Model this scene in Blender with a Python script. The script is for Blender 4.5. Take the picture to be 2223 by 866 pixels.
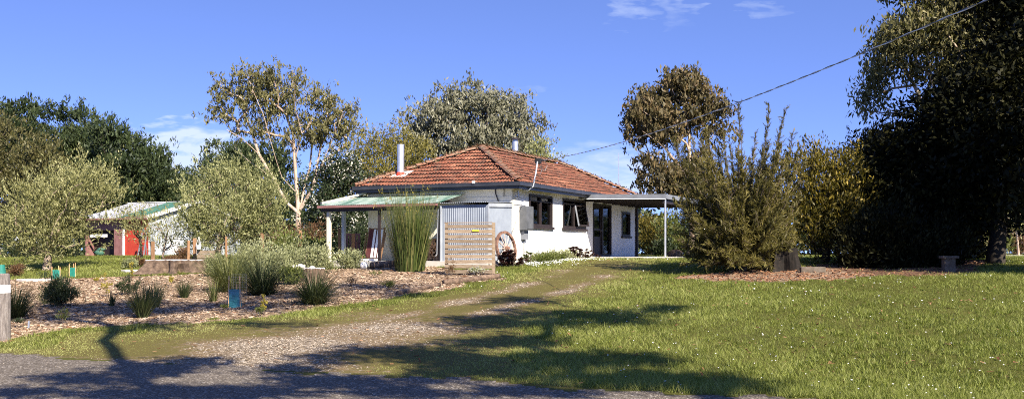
import bpy, math, random
import numpy as np
from mathutils import Vector, Matrix

for _o in list(bpy.data.objects): bpy.data.objects.remove(_o)
S = bpy.context.scene
COL = S.collection
R = math.radians
F, CX, HY, CZ = 2250.0, 1111.5, 549.0, 1.6      # focal (px of a 2223 px wide picture), horizon row, camera height

# ------------------------------------------------------------------ camera
cam = bpy.data.objects.new("camera", bpy.data.cameras.new("camera")); COL.objects.link(cam); S.camera = cam
cam.location = (0, 0, CZ); cam.rotation_euler = (R(90), 0, 0)
cam.data.sensor_width = 36; cam.data.lens = 36*F/2223; cam.data.shift_y = (HY-433)/2223
cam.data.clip_start = 0.1; cam.data.clip_end = 8000

# ------------------------------------------------------------------ light
SUN_EL = 37.0
SUNH = np.array([0.53, -0.848])                   # horizontal direction towards the sun
TANEL = math.tan(R(SUN_EL))
sd = bpy.data.lights.new("sun", 'SUN'); sd.energy = 5.0; sd.angle = R(0.5); sd.color = (1.0, 0.91, 0.77)
sun = bpy.data.objects.new("sun", sd); COL.objects.link(sun)
tosun = Vector((SUNH[0]*math.cos(R(SUN_EL)), SUNH[1]*math.cos(R(SUN_EL)), math.sin(R(SUN_EL))))
sun.rotation_euler = tosun.to_track_quat('Z', 'Y').to_euler(); sun.location = (10, -10, 30)

W = bpy.data.worlds.new("World"); S.world = W; W.use_nodes = True
nt = W.node_tree; nt.nodes.clear()
def N(tree, t, **k):
    n = tree.nodes.new(t)
    for a, b in k.items(): setattr(n, a, b)
    return n
def mth(tree, op, a, b=None, c=None, clamp=False):
    n = tree.nodes.new('ShaderNodeMath'); n.operation = op; n.use_clamp = clamp
    for i, v in enumerate((a, b, c)):
        if v is None: continue
        if isinstance(v, (int, float)): n.inputs[i].default_value = v
        else: tree.links.new(v, n.inputs[i])
    return n.outputs[0]
sky = N(nt, 'ShaderNodeTexSky', sky_type='NISHITA', sun_disc=False)
sky.sun_elevation = R(SUN_EL); sky.sun_rotation = math.atan2(SUNH[0], SUNH[1])
sky.air_density = 1.0; sky.dust_density = 0.0; sky.ozone_density = 1.5; sky.altitude = 50
tc = N(nt, 'ShaderNodeTexCoord'); sep = N(nt, 'ShaderNodeSeparateXYZ'); nt.links.new(tc.outputs['Generated'], sep.inputs[0])
sm_ = mth(nt, 'ADD', mth(nt, 'MULTIPLY', mth(nt, 'MAXIMUM', sep.outputs[2], 0.0), 1.9), 0.16)
sv = N(nt, 'ShaderNodeCombineXYZ'); nt.links.new(sep.outputs[0], sv.inputs[0]); nt.links.new(sep.outputs[1], sv.inputs[1]); nt.links.new(sm_, sv.inputs[2])
svn = N(nt, 'ShaderNodeVectorMath', operation='NORMALIZE'); nt.links.new(sv.outputs[0], svn.inputs[0]); nt.links.new(svn.outputs[0], sky.inputs[0])
ysafe = mth(nt, 'MAXIMUM', sep.outputs[1], 0.02)
uu = mth(nt, 'DIVIDE', sep.outputs[0], ysafe); ww = mth(nt, 'DIVIDE', sep.outputs[2], ysafe)
cmb = N(nt, 'ShaderNodeCombineXYZ'); nt.links.new(mth(nt, 'MULTIPLY', uu, 6.0), cmb.inputs[0]); nt.links.new(mth(nt, 'MULTIPLY', ww, 22.0), cmb.inputs[1])
nz = N(nt, 'ShaderNodeTexNoise'); nz.inputs['Scale'].default_value = 1.6; nz.inputs['Detail'].default_value = 7; nz.inputs['Roughness'].default_value = 0.62
nz.inputs['Distortion'].default_value = 0.5; nt.links.new(cmb.outputs[0], nz.inputs['Vector'])
wn = N(nt, 'ShaderNodeTexNoise'); wn.inputs['Scale'].default_value = 5.0; wn.inputs['Detail'].default_value = 6; nt.links.new(cmb.outputs[0], wn.inputs['Vector'])
wsp = N(nt, 'ShaderNodeSeparateColor'); nt.links.new(wn.outputs['Color'], wsp.inputs[0])
uu = mth(nt, 'ADD', uu, mth(nt, 'MULTIPLY', mth(nt, 'SUBTRACT', wsp.outputs[0], .5), .11)); ww = mth(nt, 'ADD', ww, mth(nt, 'MULTIPLY', mth(nt, 'SUBTRACT', wsp.outputs[1], .5), .05))
total = None
for (u0, w0, ru, rw, amp) in [(-.325, .092, .085, .034, 2.6), (.085, .070, .10, .034, 1.2), (.11, .232, .026, .012, .42), (.157, .238, .016, .022, .42),
                              (.244, .233, .018, .010, .28), (.012, .152, .016, .008, .35), (-.6, .07, .3, .04, 1.0), (.6, .07, .3, .04, 1.0)]:
    a = mth(nt, 'POWER', mth(nt, 'ABSOLUTE', mth(nt, 'DIVIDE', mth(nt, 'SUBTRACT', uu, u0), ru)), 2.0)
    b = mth(nt, 'POWER', mth(nt, 'ABSOLUTE', mth(nt, 'DIVIDE', mth(nt, 'SUBTRACT', ww, w0), rw)), 2.0)
    m = mth(nt, 'MULTIPLY', mth(nt, 'SUBTRACT', 1.0, mth(nt, 'ADD', a, b), clamp=True), amp)
    total = m if total is None else mth(nt, 'ADD', total, m)
cl = mth(nt, 'MULTIPLY', total, mth(nt, 'MULTIPLY', mth(nt, 'SUBTRACT', nz.outputs['Fac'], 0.30, clamp=True), 3.4), clamp=True)
cl = mth(nt, 'MULTIPLY', cl, 0.8)
tint = N(nt, 'ShaderNodeMix', data_type='RGBA', blend_type='MULTIPLY'); tint.inputs[0].default_value = 1.0
nt.links.new(sky.outputs[0], tint.inputs[6]); tint.inputs[7].default_value = (0.97, 1.0, 1.50, 1)
mx = N(nt, 'ShaderNodeMix', data_type='RGBA'); nt.links.new(cl, mx.inputs[0]); nt.links.new(tint.outputs[2], mx.inputs[6]); mx.inputs[7].default_value = (4.4, 5.0, 6.2, 1)
bg = N(nt, 'ShaderNodeBackground'); bg.inputs[1].default_value = 0.078; nt.links.new(mx.outputs[2], bg.inputs[0])
wo = N(nt, 'ShaderNodeOutputWorld'); nt.links.new(bg.outputs[0], wo.inputs[0])

S.view_settings.view_transform = 'Standard'; S.view_settings.look = 'None'; S.view_settings.gamma = 1
S.view_settings.use_curve_mapping = False; S.view_settings.exposure = 1.3
S.render.engine = 'CYCLES'
S.cycles.max_bounces = 5; S.cycles.diffuse_bounces = 3; S.cycles.transparent_max_bounces = 6; S.cycles.use_denoising = False; S.cycles.denoiser = 'OPENIMAGEDENOISE'; S.cycles.denoising_input_passes = 'RGB_ALBEDO_NORMAL'
S.cycles.sample_clamp_indirect = 2.0; S.cycles.caustics_reflective = False; S.cycles.caustics_refractive = False; S.cycles.blur_glossy = 1.0; S.cycles.use_adaptive_sampling = False; S.cycles.pixel_filter_type = 'BLACKMAN_HARRIS'; S.cycles.filter_width = 1.05

# ------------------------------------------------------------------ terrain
RN = np.array([0.4226, 0.9063]); ROAD_D = 11.45       # road edge: RN . P = ROAD_D
def dist_road(x, y): return RN[0]*np.asarray(x) + RN[1]*np.asarray(y) - ROAD_D
def gz(x, y):
    x = np.asarray(x, float); y = np.asarray(y, float)
    d = dist_road(x, y)
    sp = np.log1p(np.exp(np.clip(d*3-.6, -30, 30)))/3 * .068          # soft start
    sp = np.where(d > 9, .068*(d-.2), sp)
    k = 7.0
    z = -np.log(np.exp(-k*np.minimum(sp, 4)) + np.exp(-k*1.42))/k
    z = z + (.018*np.sin(x*.9+1.3)*np.sin(y*.7) + .012*np.sin(x*2.1-y*1.7))*np.clip(d/3, 0, 1)
    return z
def G(px, py):
    """ground point seen at picture position"""
    t = np.arange(6, 260, .02)
    x = (px-CX)/F*t; z = CZ-(py-HY)/F*t
    hit = np.nonzero(z <= gz(x, t))[0]
    i = hit[0] if len(hit) else len(t)-1
    return Vector((x[i], t[i], float(gz(x[i], t[i]))))
def P(px, py, Y): return Vector(((px-CX)/F*Y, Y, CZ-(py-HY)/F*Y))
def at(px, Y):
    x = (px-CX)/F*Y
    return Vector((x, Y, float(gz(x, Y))))

# ------------------------------------------------------------------ object helpers
def tag(o, label=None, cat=None, group=None, kind=None):
    if label: o['label'] = label
    if cat: o['category'] = cat
    if group: o['group'] = group
    if kind: o['kind'] = kind
    return o
def thing(name, label, cat, loc=(0, 0, 0), rz=0, group=None):
    o = bpy.data.objects.new(name, None); COL.objects.link(o); o.location = loc; o.rotation_euler = (0, 0, rz)
    o.empty_display_size = .2
    return tag(o, label, cat, group)
def nmesh(name, V, Fs, mats, parent=None, var=None, mi=None, smooth=False, pattr=None):
    """V (n,3); Fs: (m,k) index array or list of them"""
    V = np.asarray(V, np.float32)
    if not isinstance(Fs, list): Fs = [Fs]
    Fs = [np.asarray(f, np.int32) for f in Fs if len(f)]
    me = bpy.data.meshes.new(name)
    me.vertices.add(len(V)); me.vertices.foreach_set('co', V.ravel())
    tot = np.concatenate([np.full(len(f), f.shape[1], np.int32) for f in Fs]) if Fs else np.zeros(0, np.int32)
    idx = np.concatenate([f.ravel() for f in Fs]) if Fs else np.zeros(0, np.int32)
    me.loops.add(len(idx)); me.loops.foreach_set('vertex_index', idx)
    me.polygons.add(len(tot)); st = np.concatenate([[0], np.cumsum(tot)[:-1]]).astype(np.int32)
    me.polygons.foreach_set('loop_start', st)
    if mi is not None: me.polygons.foreach_set('material_index', np.asarray(mi, np.int32))
    me.polygons.foreach_set('use_smooth', np.full(len(tot), bool(smooth)))
    me.update(calc_edges=True)
    if var is not None:
        a = me.attributes.new('var', 'FLOAT', 'FACE'); a.data.foreach_set('value', np.asarray(var, np.float32))
    if pattr:
        for k, v in pattr.items():
            a = me.attributes.new(k, 'FLOAT', 'POINT'); a.data.foreach_set('value', np.asarray(v, np.float32))
    for m in (mats if isinstance(mats, (list, tuple)) else [mats]): me.materials.append(m)
    o = bpy.data.objects.new(name, me); COL.objects.link(o)
    if parent is not None: o.parent = parent
    return o

class MB:
    """collects shapes, builds one mesh object"""
    def __init__(s): s.v = []; s.f = []; s.m = []; s.var = []; s.cm = 0; s.cv = None
    def add(s, vs, fs):
        b = len(s.v); s.v += [tuple(v) for v in vs]
        vv = random.random() if s.cv is None else s.cv
        for f in fs: s.f.append([b+i for i in f]); s.m.append(s.cm); s.var.append(vv)
    def box(s, x0, x1, y0, y1, z0, z1, M=None):
        vs = [Vector((x, y, z)) for z in (z0, z1) for y in (y0, y1) for x in (x0, x1)]
        if M: vs = [M @ v for v in vs]
        s.add(vs, [(0, 2, 3, 1), (4, 5, 7, 6), (0, 1, 5, 4), (1, 3, 7, 5), (3, 2, 6, 7), (2, 0, 4, 6)])
    def beam(s, a, b, w, h, up=(0, 0, 1)):
        a = Vector(a); b = Vector(b); d = (b-a); L = d.length; d.normalize()
        u = Vector(up)
        if abs(d.dot(u)) > .98: u = Vector((1, 0, 0))
        sx = d.cross(u).normalized(); sz = sx.cross(d).normalized()
        vs = []
        for p in (a, b):
            for (i, j) in ((-1, -1), (1, -1), (1, 1), (-1, 1)): vs.append(p+sx*i*w/2+sz*j*h/2)
        s.add(vs, [(0, 1, 2, 3), (7, 6, 5, 4), (0, 4, 5, 1), (1, 5, 6, 2), (2, 6, 7, 3), (3, 7, 4, 0)])
    def tube(s, pts, r, n=8, caps=True):
        pts = [Vector(p) for p in pts]; rs = r if isinstance(r, (list, tuple)) else [r]*len(pts)
        vs = []; prev = None
        for i, p in enumerate(pts):
            d = (pts[min(i+1, len(pts)-1)]-pts[max(i-1, 0)]).normalized()
            if prev is None:
                u = Vector((0, 0, 1)) if abs(d.z) < .9 else Vector((1, 0, 0))
                a = d.cross(u).normalized()
            else: a = (prev - d*prev.dot(d)).normalized()
            prev = a; b = d.cross(a)
            for k in range(n):
                t = 2*math.pi*k/n; vs.append(p+(a*math.cos(t)+b*math.sin(t))*rs[i])
        fs = []
        for i in range(len(pts)-1):
            for k in range(n):
                k2 = (k+1) % n; fs.append((i*n+k, i*n+k2, (i+1)*n+k2, (i+1)*n+k))
        if caps: fs.append(tuple(range(n-1, -1, -1))); fs.append(tuple((len(pts)-1)*n+k for k in range(n)))
        s.add(vs, fs)
    def prism(s, poly, a, b, fn):
        """poly list of 2d; extruded between a and b; fn(p,q,t)->Vector"""
        n = len(poly); vs = [fn(p, q, a) for p, q in poly]+[fn(p, q, b) for p, q in poly]
        fs = [tuple(range(n-1, -1, -1)), tuple(range(n, 2*n))]+[(i, (i+1) % n, n+(i+1) % n, n+i) for i in range(n)]
        s.add(vs, fs)
    def blob(s, c, r, n=8, m=5, jit=0.0, sc=(1, 1, 1)):
        c = Vector(c); vs = []
        for i in range(m+1):
            ph = math.pi*i/m
            for k in range(n):
                t = 2*math.pi*k/n; q = r*(1+random.uniform(-jit, jit))
                vs.append(c+Vector((math.sin(ph)*math.cos(t)*q*sc[0], math.sin(ph)*math.sin(t)*q*sc[1], math.cos(ph)*q*sc[2])))
        fs = []
        for i in range(m):
            for k in range(n):
                k2 = (k+1) % n; fs.append((i*n+k, (i+1)*n+k, (i+1)*n+k2, i*n+k2))
        s.add(vs, fs)
    def build(s, name, mats, parent=None, smooth=False, bevel=0):
        me = bpy.data.meshes.new(name); me.from_pydata(s.v, [], s.f)
        for m in (mats if isinstance(mats, (list, tuple)) else [mats]): me.materials.append(m)
        me.polygons.foreach_set('material_index', s.m)
        me.polygons.foreach_set('use_smooth', [smooth]*len(s.f))
        a = me.attributes.new('var', 'FLOAT', 'FACE'); a.data.foreach_set('value', s.var)
        me.update()
        o = bpy.data.objects.new(name, me); COL.objects.link(o)
        if parent is not None: o.parent = parent
        if bevel:
            b = o.modifiers.new('bevel', 'BEVEL'); b.width = bevel; b.segments = 2; b.limit_method = 'ANGLE'
        return o

# ------------------------------------------------------------------ materials
def newmat(name):
    m = bpy.data.materials.new(name); m.use_nodes = True; t = m.node_tree; t.nodes.clear()
    return m, t, N(t, 'ShaderNodeOutputMaterial')
def ramp(t, fac, stops):
    r = N(t, 'ShaderNodeValToRGB'); e = r.color_ramp.elements
    while len(e) < len(stops): e.new(.5)
    for i, (p, c) in enumerate(stops): e[i].position = p; e[i].color = (*c, 1)
    t.links.new(fac, r.inputs[0]); return r.outputs[0]
def noise(t, scale, detail=4, rough=.6, vec=None, dist=0):
    n = N(t, 'ShaderNodeTexNoise'); n.inputs['Scale'].default_value = scale; n.inputs['Detail'].default_value = detail
    n.inputs['Roughness'].default_value = rough; n.inputs['Distortion'].default_value = dist
    if vec is None:
        vec = N(t, 'ShaderNodeTexCoord').outputs['Object']
    t.links.new(vec, n.inputs['Vector']); return n.outputs['Fac']
def bump(t, h, strength, dist=.02):
    b = N(t, 'ShaderNodeBump'); b.inputs['Strength'].default_value = strength; b.inputs['Distance'].default_value = dist
    t.links.new(h, b.inputs['Height']); return b.outputs[0]
def mixc(t, fac, a, b, mode='MIX'):
    n = N(t, 'ShaderNodeMix', data_type='RGBA', blend_type=mode)
    for i, v in ((0, fac), (6, a), (7, b)):
        if isinstance(v, (int, float)): n.inputs[i].default_value = v
        elif isinstance(v, tuple): n.inputs[i].default_value = (*v, 1)
        else: t.links.new(v, n.inputs[i])
    return n.outputs[2]
def scaled(t, sx, sy, sz):
    m = N(t, 'ShaderNodeMapping'); m.inputs['Scale'].default_value = (sx, sy, sz)
    t.links.new(N(t, 'ShaderNodeTexCoord').outputs['Object'], m.inputs[0]); return m.outputs[0]
def basic(name, stops, scale=3, rough=.8, bs=.3, bscale=40, var=0.0, metal=0, stretch=None, spec=.3, bd=.01):
    m, t, o = newmat(name)
    v = scaled(t, *stretch) if stretch else None
    c = ramp(t, noise(t, scale, 5, .65, v), stops)
    if var:
        a = N(t, 'ShaderNodeAttribute', attribute_name='var')
        h = N(t, 'ShaderNodeHueSaturation'); t.links.new(c, h.inputs['Color'])
        t.links.new(mth(t, 'ADD', mth(t, 'MULTIPLY', a.outputs['Fac'], 2*var), 1-var), h.inputs['Value']); c = h.outputs[0]
    p = N(t, 'ShaderNodeBsdfPrincipled'); t.links.new(c, p.inputs['Base Color'])
    p.inputs['Roughness'].default_value = rough; p.inputs['Metallic'].default_value = metal; p.inputs['Specular IOR Level'].default_value = spec
    if bs: t.links.new(bump(t, noise(t, bscale, 4, .6, v), bs, bd), p.inputs['Normal'])
    t.links.new(p.outputs[0], o.inputs[0]); return m
def g3(a, b, c): return [(0.3, a), (0.5, b), (0.7, c)]
def leafmat(name, c0, c1, c2, trans=.3, rough=.55, spec=.3):
    m, t, o = newmat(name)
    a = N(t, 'ShaderNodeAttribute', attribute_name='var')
    c = ramp(t, a.outputs['Fac'], [(0, c0), (.5, c1), (1, c2)])
    p = N(t, 'ShaderNodeBsdfPrincipled'); t.links.new(c, p.inputs['Base Color']); p.inputs['Roughness'].default_value = rough; p.inputs['Specular IOR Level'].default_value = spec
    tr = N(t, 'ShaderNodeBsdfTranslucent'); t.links.new(mixc(t, 1.0, c, (1.0, 1.15, .55), 'MULTIPLY'), tr.inputs[0])
    ms = N(t, 'ShaderNodeMixShader'); ms.inputs[0].default_value = trans
    t.links.new(p.outputs[0], ms.inputs[1]); t.links.new(tr.outputs[0], ms.inputs[2]); t.links.new(ms.outputs[0], o.inputs[0]); return m

M = {}
M['white'] = basic('white_render', g3((.74, .72, .66), (.82, .81, .77), (.84, .83, .80)), 1.2, .9, .12, 9, bd=.01)
M['frontwall'] = basic('cream_render', g3((.66, .60, .47), (.74, .69, .56), (.77, .73, .62)), 1.2, .9, .12, 9, bd=.01)
M['cream'] = basic('cream_paint', g3((.60, .55, .42), (.68, .63, .50), (.72, .67, .56)), 2, .8, .2, 30)
M['darktrim'] = basic('dark_brown_trim', g3((.018, .014, .014), (.028, .02, .02), (.04, .03, .028)), 3, .5, .1, 30)
M['fascia'] = basic('charcoal_gutter_paint', g3((.022, .023, .026), (.032, .033, .037), (.045, .046, .05)), 3, .35, .05, 30, spec=.5)
M['greyroof'] = basic('grey_fascia_paint', g3((.14, .15, .17), (.18, .19, .21), (.22, .23, .25)), 3, .5, .1, 30)
M['darkgrey'] = basic('dark_grey_paint', g3((.07, .075, .08), (.10, .105, .115), (.13, .135, .145)), 3, .5, .1, 30)
M['cablegrey'] = basic('grey_cable', g3((.12, .12, .12), (.16, .16, .16), (.2, .2, .2)), 3, .6, 0)
M['shadewood'] = basic('shade_darkened_wood', g3((.006, .005, .004), (.012, .009, .007), (.03, .022, .016)), 8, .9, .6, 30)  # the bush's shade on the right stump is put into this near-black colour
M['umber'] = basic('dull_brown_stone_and_table_shade', g3((.07, .055, .04), (.12, .095, .07), (.17, .14, .11)), 8, .9, .6, 30)
M['zinc'] = basic('galvanised_steel', g3((.45, .47, .5), (.58, .6, .63), (.68, .7, .73)), 4, .38, .05, 30, metal=.7)
M['corr'] = basic('blue_grey_corrugated_steel', g3((.19, .215, .26), (.235, .265, .31), (.28, .31, .36)), 1.5, .5, .1, 20, spec=.4)
M['corrlight'] = basic('weathered_zinc_sheet', g3((.27, .29, .32), (.36, .385, .42), (.45, .475, .50)), 1.5, .5, .1, 20, spec=.4)
M['oldwood'] = basic('weathered_timber', g3((.13, .09, .06), (.24, .18, .12), (.32, .25, .18)), 6, .85, .5, 40, var=.2, stretch=(1, 6, 6))
M['greywood'] = basic('grey_weathered_post', g3((.10, .085, .075), (.20, .17, .15), (.30, .27, .24)), 6, .9, .8, 30, stretch=(5, 5, .8), bd=.02)
M['redwood'] = basic('brown_treated_timber', g3((.14, .07, .035), (.22, .12, .06), (.30, .18, .10)), 6, .85, .4, 40, var=.2, stretch=(5, 5, 1))
M['logwood'] = basic('rough_log', g3((.04, .028, .02), (.12, .08, .055), (.22, .155, .105)), 7, .9, .8, 30, var=.2, bd=.02)
M['concrete'] = basic('concrete', g3((.42, .38, .33), (.52, .48, .43), (.58, .55, .5)), 2, .9, .3, 60)
M['paintwhite'] = basic('white_paint', g3((.7, .7, .68), (.78, .78, .76), (.8, .8, .79)), 3, .6, .1, 30)
M['red'] = basic('red_painted_boards', g3((.33, .03, .018), (.42, .045, .025), (.48, .06, .03)), 3, .7, .2, 30)
M['maroon'] = basic('faded_maroon_boards', g3((.17, .075, .07), (.23, .11, .10), (.28, .14, .13)), 3, .8, .2, 30)
M['rust'] = basic('rusted_iron', g3((.09, .045, .03), (.18, .095, .065), (.32, .20, .15)), 9, .9, .5, 60)
M['spoke'] = basic('pale_wheel_paint', g3((.35, .27, .22), (.48, .38, .32), (.55, .46, .4)), 9, .8, .2, 60)
M['firewood'] = basic('split_firewood', g3((.42, .20, .08), (.60, .33, .15), (.70, .46, .26)), 9, .9, .4, 50, var=.35)
M['firebark'] = basic('firewood_bark', g3((.04, .03, .025), (.08, .055, .04), (.12, .09, .07)), 9, .9, .4, 50, var=.3)
M['guard'] = basic('green_plastic_sleeve', g3((.015, .13, .09), (.02, .18, .13), (.05, .26, .19)), 6, .35, .4, 15, spec=.6)
M['guardteal'] = basic('teal_plastic_sleeve', g3((.015, .10, .12), (.025, .15, .17), (.06, .24, .26)), 6, .3, .8, 12, spec=.7, bd=.03)
M['tarp'] = basic('faded_green_tarpaulin', g3((.03, .09, .06), (.05, .13, .09), (.08, .18, .13)), 6, .6, .3, 15)
M['stripeb'] = basic('dark_canvas', g3((.06, .015, .015), (.08, .02, .02), (.1, .03, .03)), 6, .8, .1, 50)
M['yellow'] = basic('yellow_plastic', g3((.6, .38, .03), (.65, .42, .04), (.7, .45, .05)), 6, .5, 0)
M['black'] = basic('black_rubber', g3((.012, .012, .012), (.02, .02, .02), (.03, .03, .03)), 6, .6, 0)
M['curtain'] = basic('curtain_cloth', g3((.30, .22, .12), (.42, .32, .19), (.5, .4, .26)), 3, .9, .3, 8, stretch=(9, 9, .4))
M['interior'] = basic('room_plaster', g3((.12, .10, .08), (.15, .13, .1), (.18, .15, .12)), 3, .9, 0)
M['flash'] = basic('lead_flashing', g3((.45, .4, .36), (.6, .56, .52), (.7, .66, .62)), 8, .6, .2, 40)
M['redpaint'] = basic('red_sealant', g3((.5, .05, .03), (.6, .07, .04), (.6, .08, .05)), 8, .6, 0)
for nm_, c0, c1 in (('white', (.84, .83, .79), (.50, .42, .30)), ('frontwall', (.76, .71, .58), (.45, .37, .26))):
    t = M[nm_].node_tree; p = [n for n in t.nodes if n.type == 'BSDF_PRINCIPLED'][0]; src = p.inputs['Base Color'].links[0].from_socket
    tcn = N(t, 'ShaderNodeTexCoord'); sz = N(t, 'ShaderNodeSeparateXYZ'); t.links.new(tcn.outputs['Object'], sz.inputs[0])
    low = mth(t, 'MULTIPLY', mth(t, 'SUBTRACT', .55, sz.outputs[2], clamp=True), 1.5, clamp=True)
    st = mth(t, 'MULTIPLY', mth(t, 'SUBTRACT', noise(t, 5, 6, .8), .42, clamp=True), 3, clamp=True)
    run = mth(t, 'MULTIPLY', mth(t, 'SUBTRACT', noise(t, 2.2, 6, .75, scaled(t, 3.5, 3.5, .35)), .55, clamp=True), 1.6, clamp=True)
    t.links.new(mixc(t, mth(t, 'ADD', mth(t, 'MULTIPLY', low, st), run, clamp=True), src, c1), p.inputs['Base Color'])
# glass
m, t, o = newmat('window_glass'); gl = N(t, 'ShaderNodeBsdfGlossy'); gl.inputs['Roughness'].default_value = .03; gl.inputs[0].default_value = (.9, .9, .9, 1)
tr = N(t, 'ShaderNodeBsdfTransparent'); tr.inputs[0].default_value = (.75, .78, .78, 1); fr = N(t, 'ShaderNodeFresnel'); fr.inputs[0].default_value = 1.5
ms = N(t, 'ShaderNodeMixShader'); t.links.new(mth(t, 'MULTIPLY', fr.outputs[0], 1.0, clamp=True), ms.inputs[0]); t.links.new(tr.outputs[0], ms.inputs[1]); t.links.new(gl.outputs[0], ms.inputs[2]); t.links.new(ms.outputs[0], o.inputs[0]); M['glass'] = m
# translucent verandah sheeting, green with pale weathering
def sheetmat(name, c0, c1, tr_=.35):
    m, t, o = newmat(name)
    c = ramp(t, noise(t, 1.3, 6, .7, scaled(t, 2.5, .6, 1)), [(.36, c0), (.6, c1)])
    p = N(t, 'ShaderNodeBsdfPrincipled'); t.links.new(c, p.inputs[0]); p.inputs['Roughness'].default_value = .45
    tr = N(t, 'ShaderNodeBsdfTranslucent'); t.links.new(c, tr.inputs[0]); ms = N(t, 'ShaderNodeMixShader'); ms.inputs[0].default_value = tr_
    t.links.new(p.outputs[0], ms.inputs[1]); t.links.new(tr.outputs[0], ms.inputs[2]); t.links.new(ms.outputs[0], o.inputs[0]); return m
M['greensheet'] = sheetmat('green_corrugated_sheet', (.05, .15, .10), (.42, .50, .44))
M['shedgreen'] = sheetmat('green_roof_sheet', (.045, .13, .08), (.08, .2, .12), .05)
M['shedwhite'] = sheetmat('pale_roof_sheet', (.34, .34, .35), (.5, .5, .5), .02)
# roof tile: terracotta with lichen
m, t, o = newmat('terracotta_tile')
a = N(t, 'ShaderNodeAttribute', attribute_name='var')
c = ramp(t, a.outputs['Fac'], [(0, (.025, .013, .009)), (.3, (.095, .030, .015)), (.7, (.18, .055, .026)), (1, (.26, .105, .055))])
c = mixc(t, mth(t, 'MULTIPLY', mth(t, 'SUBTRACT', noise(t, 2.6, 7, .75), .50, clamp=True), 5, clamp=True), c, (.085, .05, .03))
c = mixc(t, mth(t, 'MULTIPLY', mth(t, 'SUBTRACT', noise(t, 13, 5, .8), .57, clamp=True), 7, clamp=True), c, (.42, .33, .22))
p = N(t, 'ShaderNodeBsdfPrincipled'); t.links.new(c, p.inputs[0]); p.inputs['Roughness'].default_value = .85
t.links.new(bump(t, noise(t, 50, 4), .5, .01), p.inputs['Normal']); t.links.new(p.outputs[0], o.inputs[0]); M['tile'] = m
m, t, o = newmat('mossy_ridge_tile')
c = mixc(t, mth(t, 'MULTIPLY', mth(t, 'SUBTRACT', noise(t, 5, 7, .75), .45, clamp=True), 4, clamp=True), (.22, .10, .06), (.20, .18, .12))
p = N(t, 'ShaderNodeBsdfPrincipled'); t.links.new(c, p.inputs[0]); p.inputs['Roughness'].default_value = .95
t.links.new(bump(t, noise(t, 30, 4), .8, .02), p.inputs['Normal']); t.links.new(p.outputs[0], o.inputs[0]); M['ridge'] = m

# foliage materials (albedo)
L = {}
L['pine'] = leafmat('pine_needles', (.010, .018, .007), (.034, .050, .017), (.085, .105, .036), .15)
L['cypress'] = leafmat('bronze_cypress_foliage', (.04, .04, .014), (.085, .078, .024), (.15, .13, .05), .2)
L['olive'] = leafmat('grey_olive_leaves', (.10, .10, .035), (.23, .225, .085), (.42, .40, .20), .25)
L['olivelight'] = leafmat('silver_green_leaves', (.12, .13, .045), (.25, .25, .10), (.44, .44, .23), .25)
L['gum'] = leafmat('gum_leaves', (.05, .05, .018), (.135, .125, .045), (.28, .24, .11), .25)
L['gumgrey'] = leafmat('blue_grey_gum_leaves', (.07, .07, .04), (.17, .165, .105), (.34, .325, .24), .2)
L['gumred'] = leafmat('bronze_gum_leaves', (.04, .038, .016), (.11, .088, .038), (.24, .155, .07), .25)
L['oliveyel'] = leafmat('yellow_olive_foliage', (.09, .08, .018), (.18, .155, .035), (.29, .25, .07), .3)
L['dark'] = leafmat('shade_dark_foliage', (.003, .004, .002), (.009, .010, .0035), (.048, .044, .014), .1, spec=.08)  # near-black leaf colour carries the shade over the right-hand trees
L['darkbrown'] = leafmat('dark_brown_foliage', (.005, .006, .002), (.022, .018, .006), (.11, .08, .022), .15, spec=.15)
L['wattle'] = leafmat('golden_wattle_foliage', (.02, .022, .005), (.09, .075, .012), (.36, .26, .04), .25)
L['teatree'] = leafmat('needle_foliage', (.035, .034, .008), (.10, .088, .020), (.22, .18, .050), .2)
L['blossom'] = leafmat('white_blossom', (.45, .42, .34), (.6, .57, .48), (.72, .7, .62), .2)
L['shrubdk'] = leafmat('dark_shrub_leaves', (.012, .02, .008), (.026, .038, .014), (.06, .08, .03), .2)
L['shrubgn'] = leafmat('green_shrub_leaves', (.04, .055, .010), (.10, .12, .024), (.22, .23, .07), .3)
L['shrubrd'] = leafmat('rusty_shrub_leaves', (.06, .03, .015), (.13, .065, .03), (.2, .13, .06), .25)
L['shrubgy'] = leafmat('grey_shrub_leaves', (.09, .10, .04), (.25, .26, .12), (.48, .49, .29), .25)
L['strap'] = leafmat('strappy_leaves', (.05, .06, .014), (.13, .145, .04), (.28, .27, .11), .25)
L['strapdk'] = leafmat('dark_strappy_leaves', (.012, .02, .007), (.03, .045, .015), (.09, .10, .04), .2)
L['reed'] = leafmat('reed_stems', (.025, .042, .008), (.075, .105, .022), (.24, .22, .08), .2)
L['yelplant'] = leafmat('yellow_green_shoots', (.16, .14, .02), (.32, .26, .04), (.45, .36, .08), .3)
L['aeon'] = leafmat('burgundy_succulent_leaves', (.018, .006, .007), (.045, .014, .014), (.14, .06, .045), .1)
L['grass'] = leafmat('grass_blades', (.075, .086, .012), (.195, .225, .040), (.38, .38, .13), .35)
L['petal'] = leafmat('daisy_petals', (.75, .75, .72), (.8, .8, .78), (.8, .8, .8), .2)
B = {}
B['gum'] = basic('pale_gum_bark', g3((.24, .15, .10), (.42, .31, .23), (.55, .46, .37)), 3, .8, .4, 20, stretch=(1, 1, .25))
B['brown'] = basic('brown_bark', g3((.06, .045, .032), (.12, .09, .065), (.19, .15, .11)), 5, .9, .7, 30, stretch=(1, 1, .3), bd=.02)
B['olive'] = basic('grey_olive_bark', g3((.17, .12, .085), (.28, .21, .16), (.38, .31, .24)), 5, .9, .6, 30)
B['dark'] = basic('dark_bark', g3((.015, .012, .009), (.03, .024, .018), (.05, .04, .03)), 5, .9, .6, 30)

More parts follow.
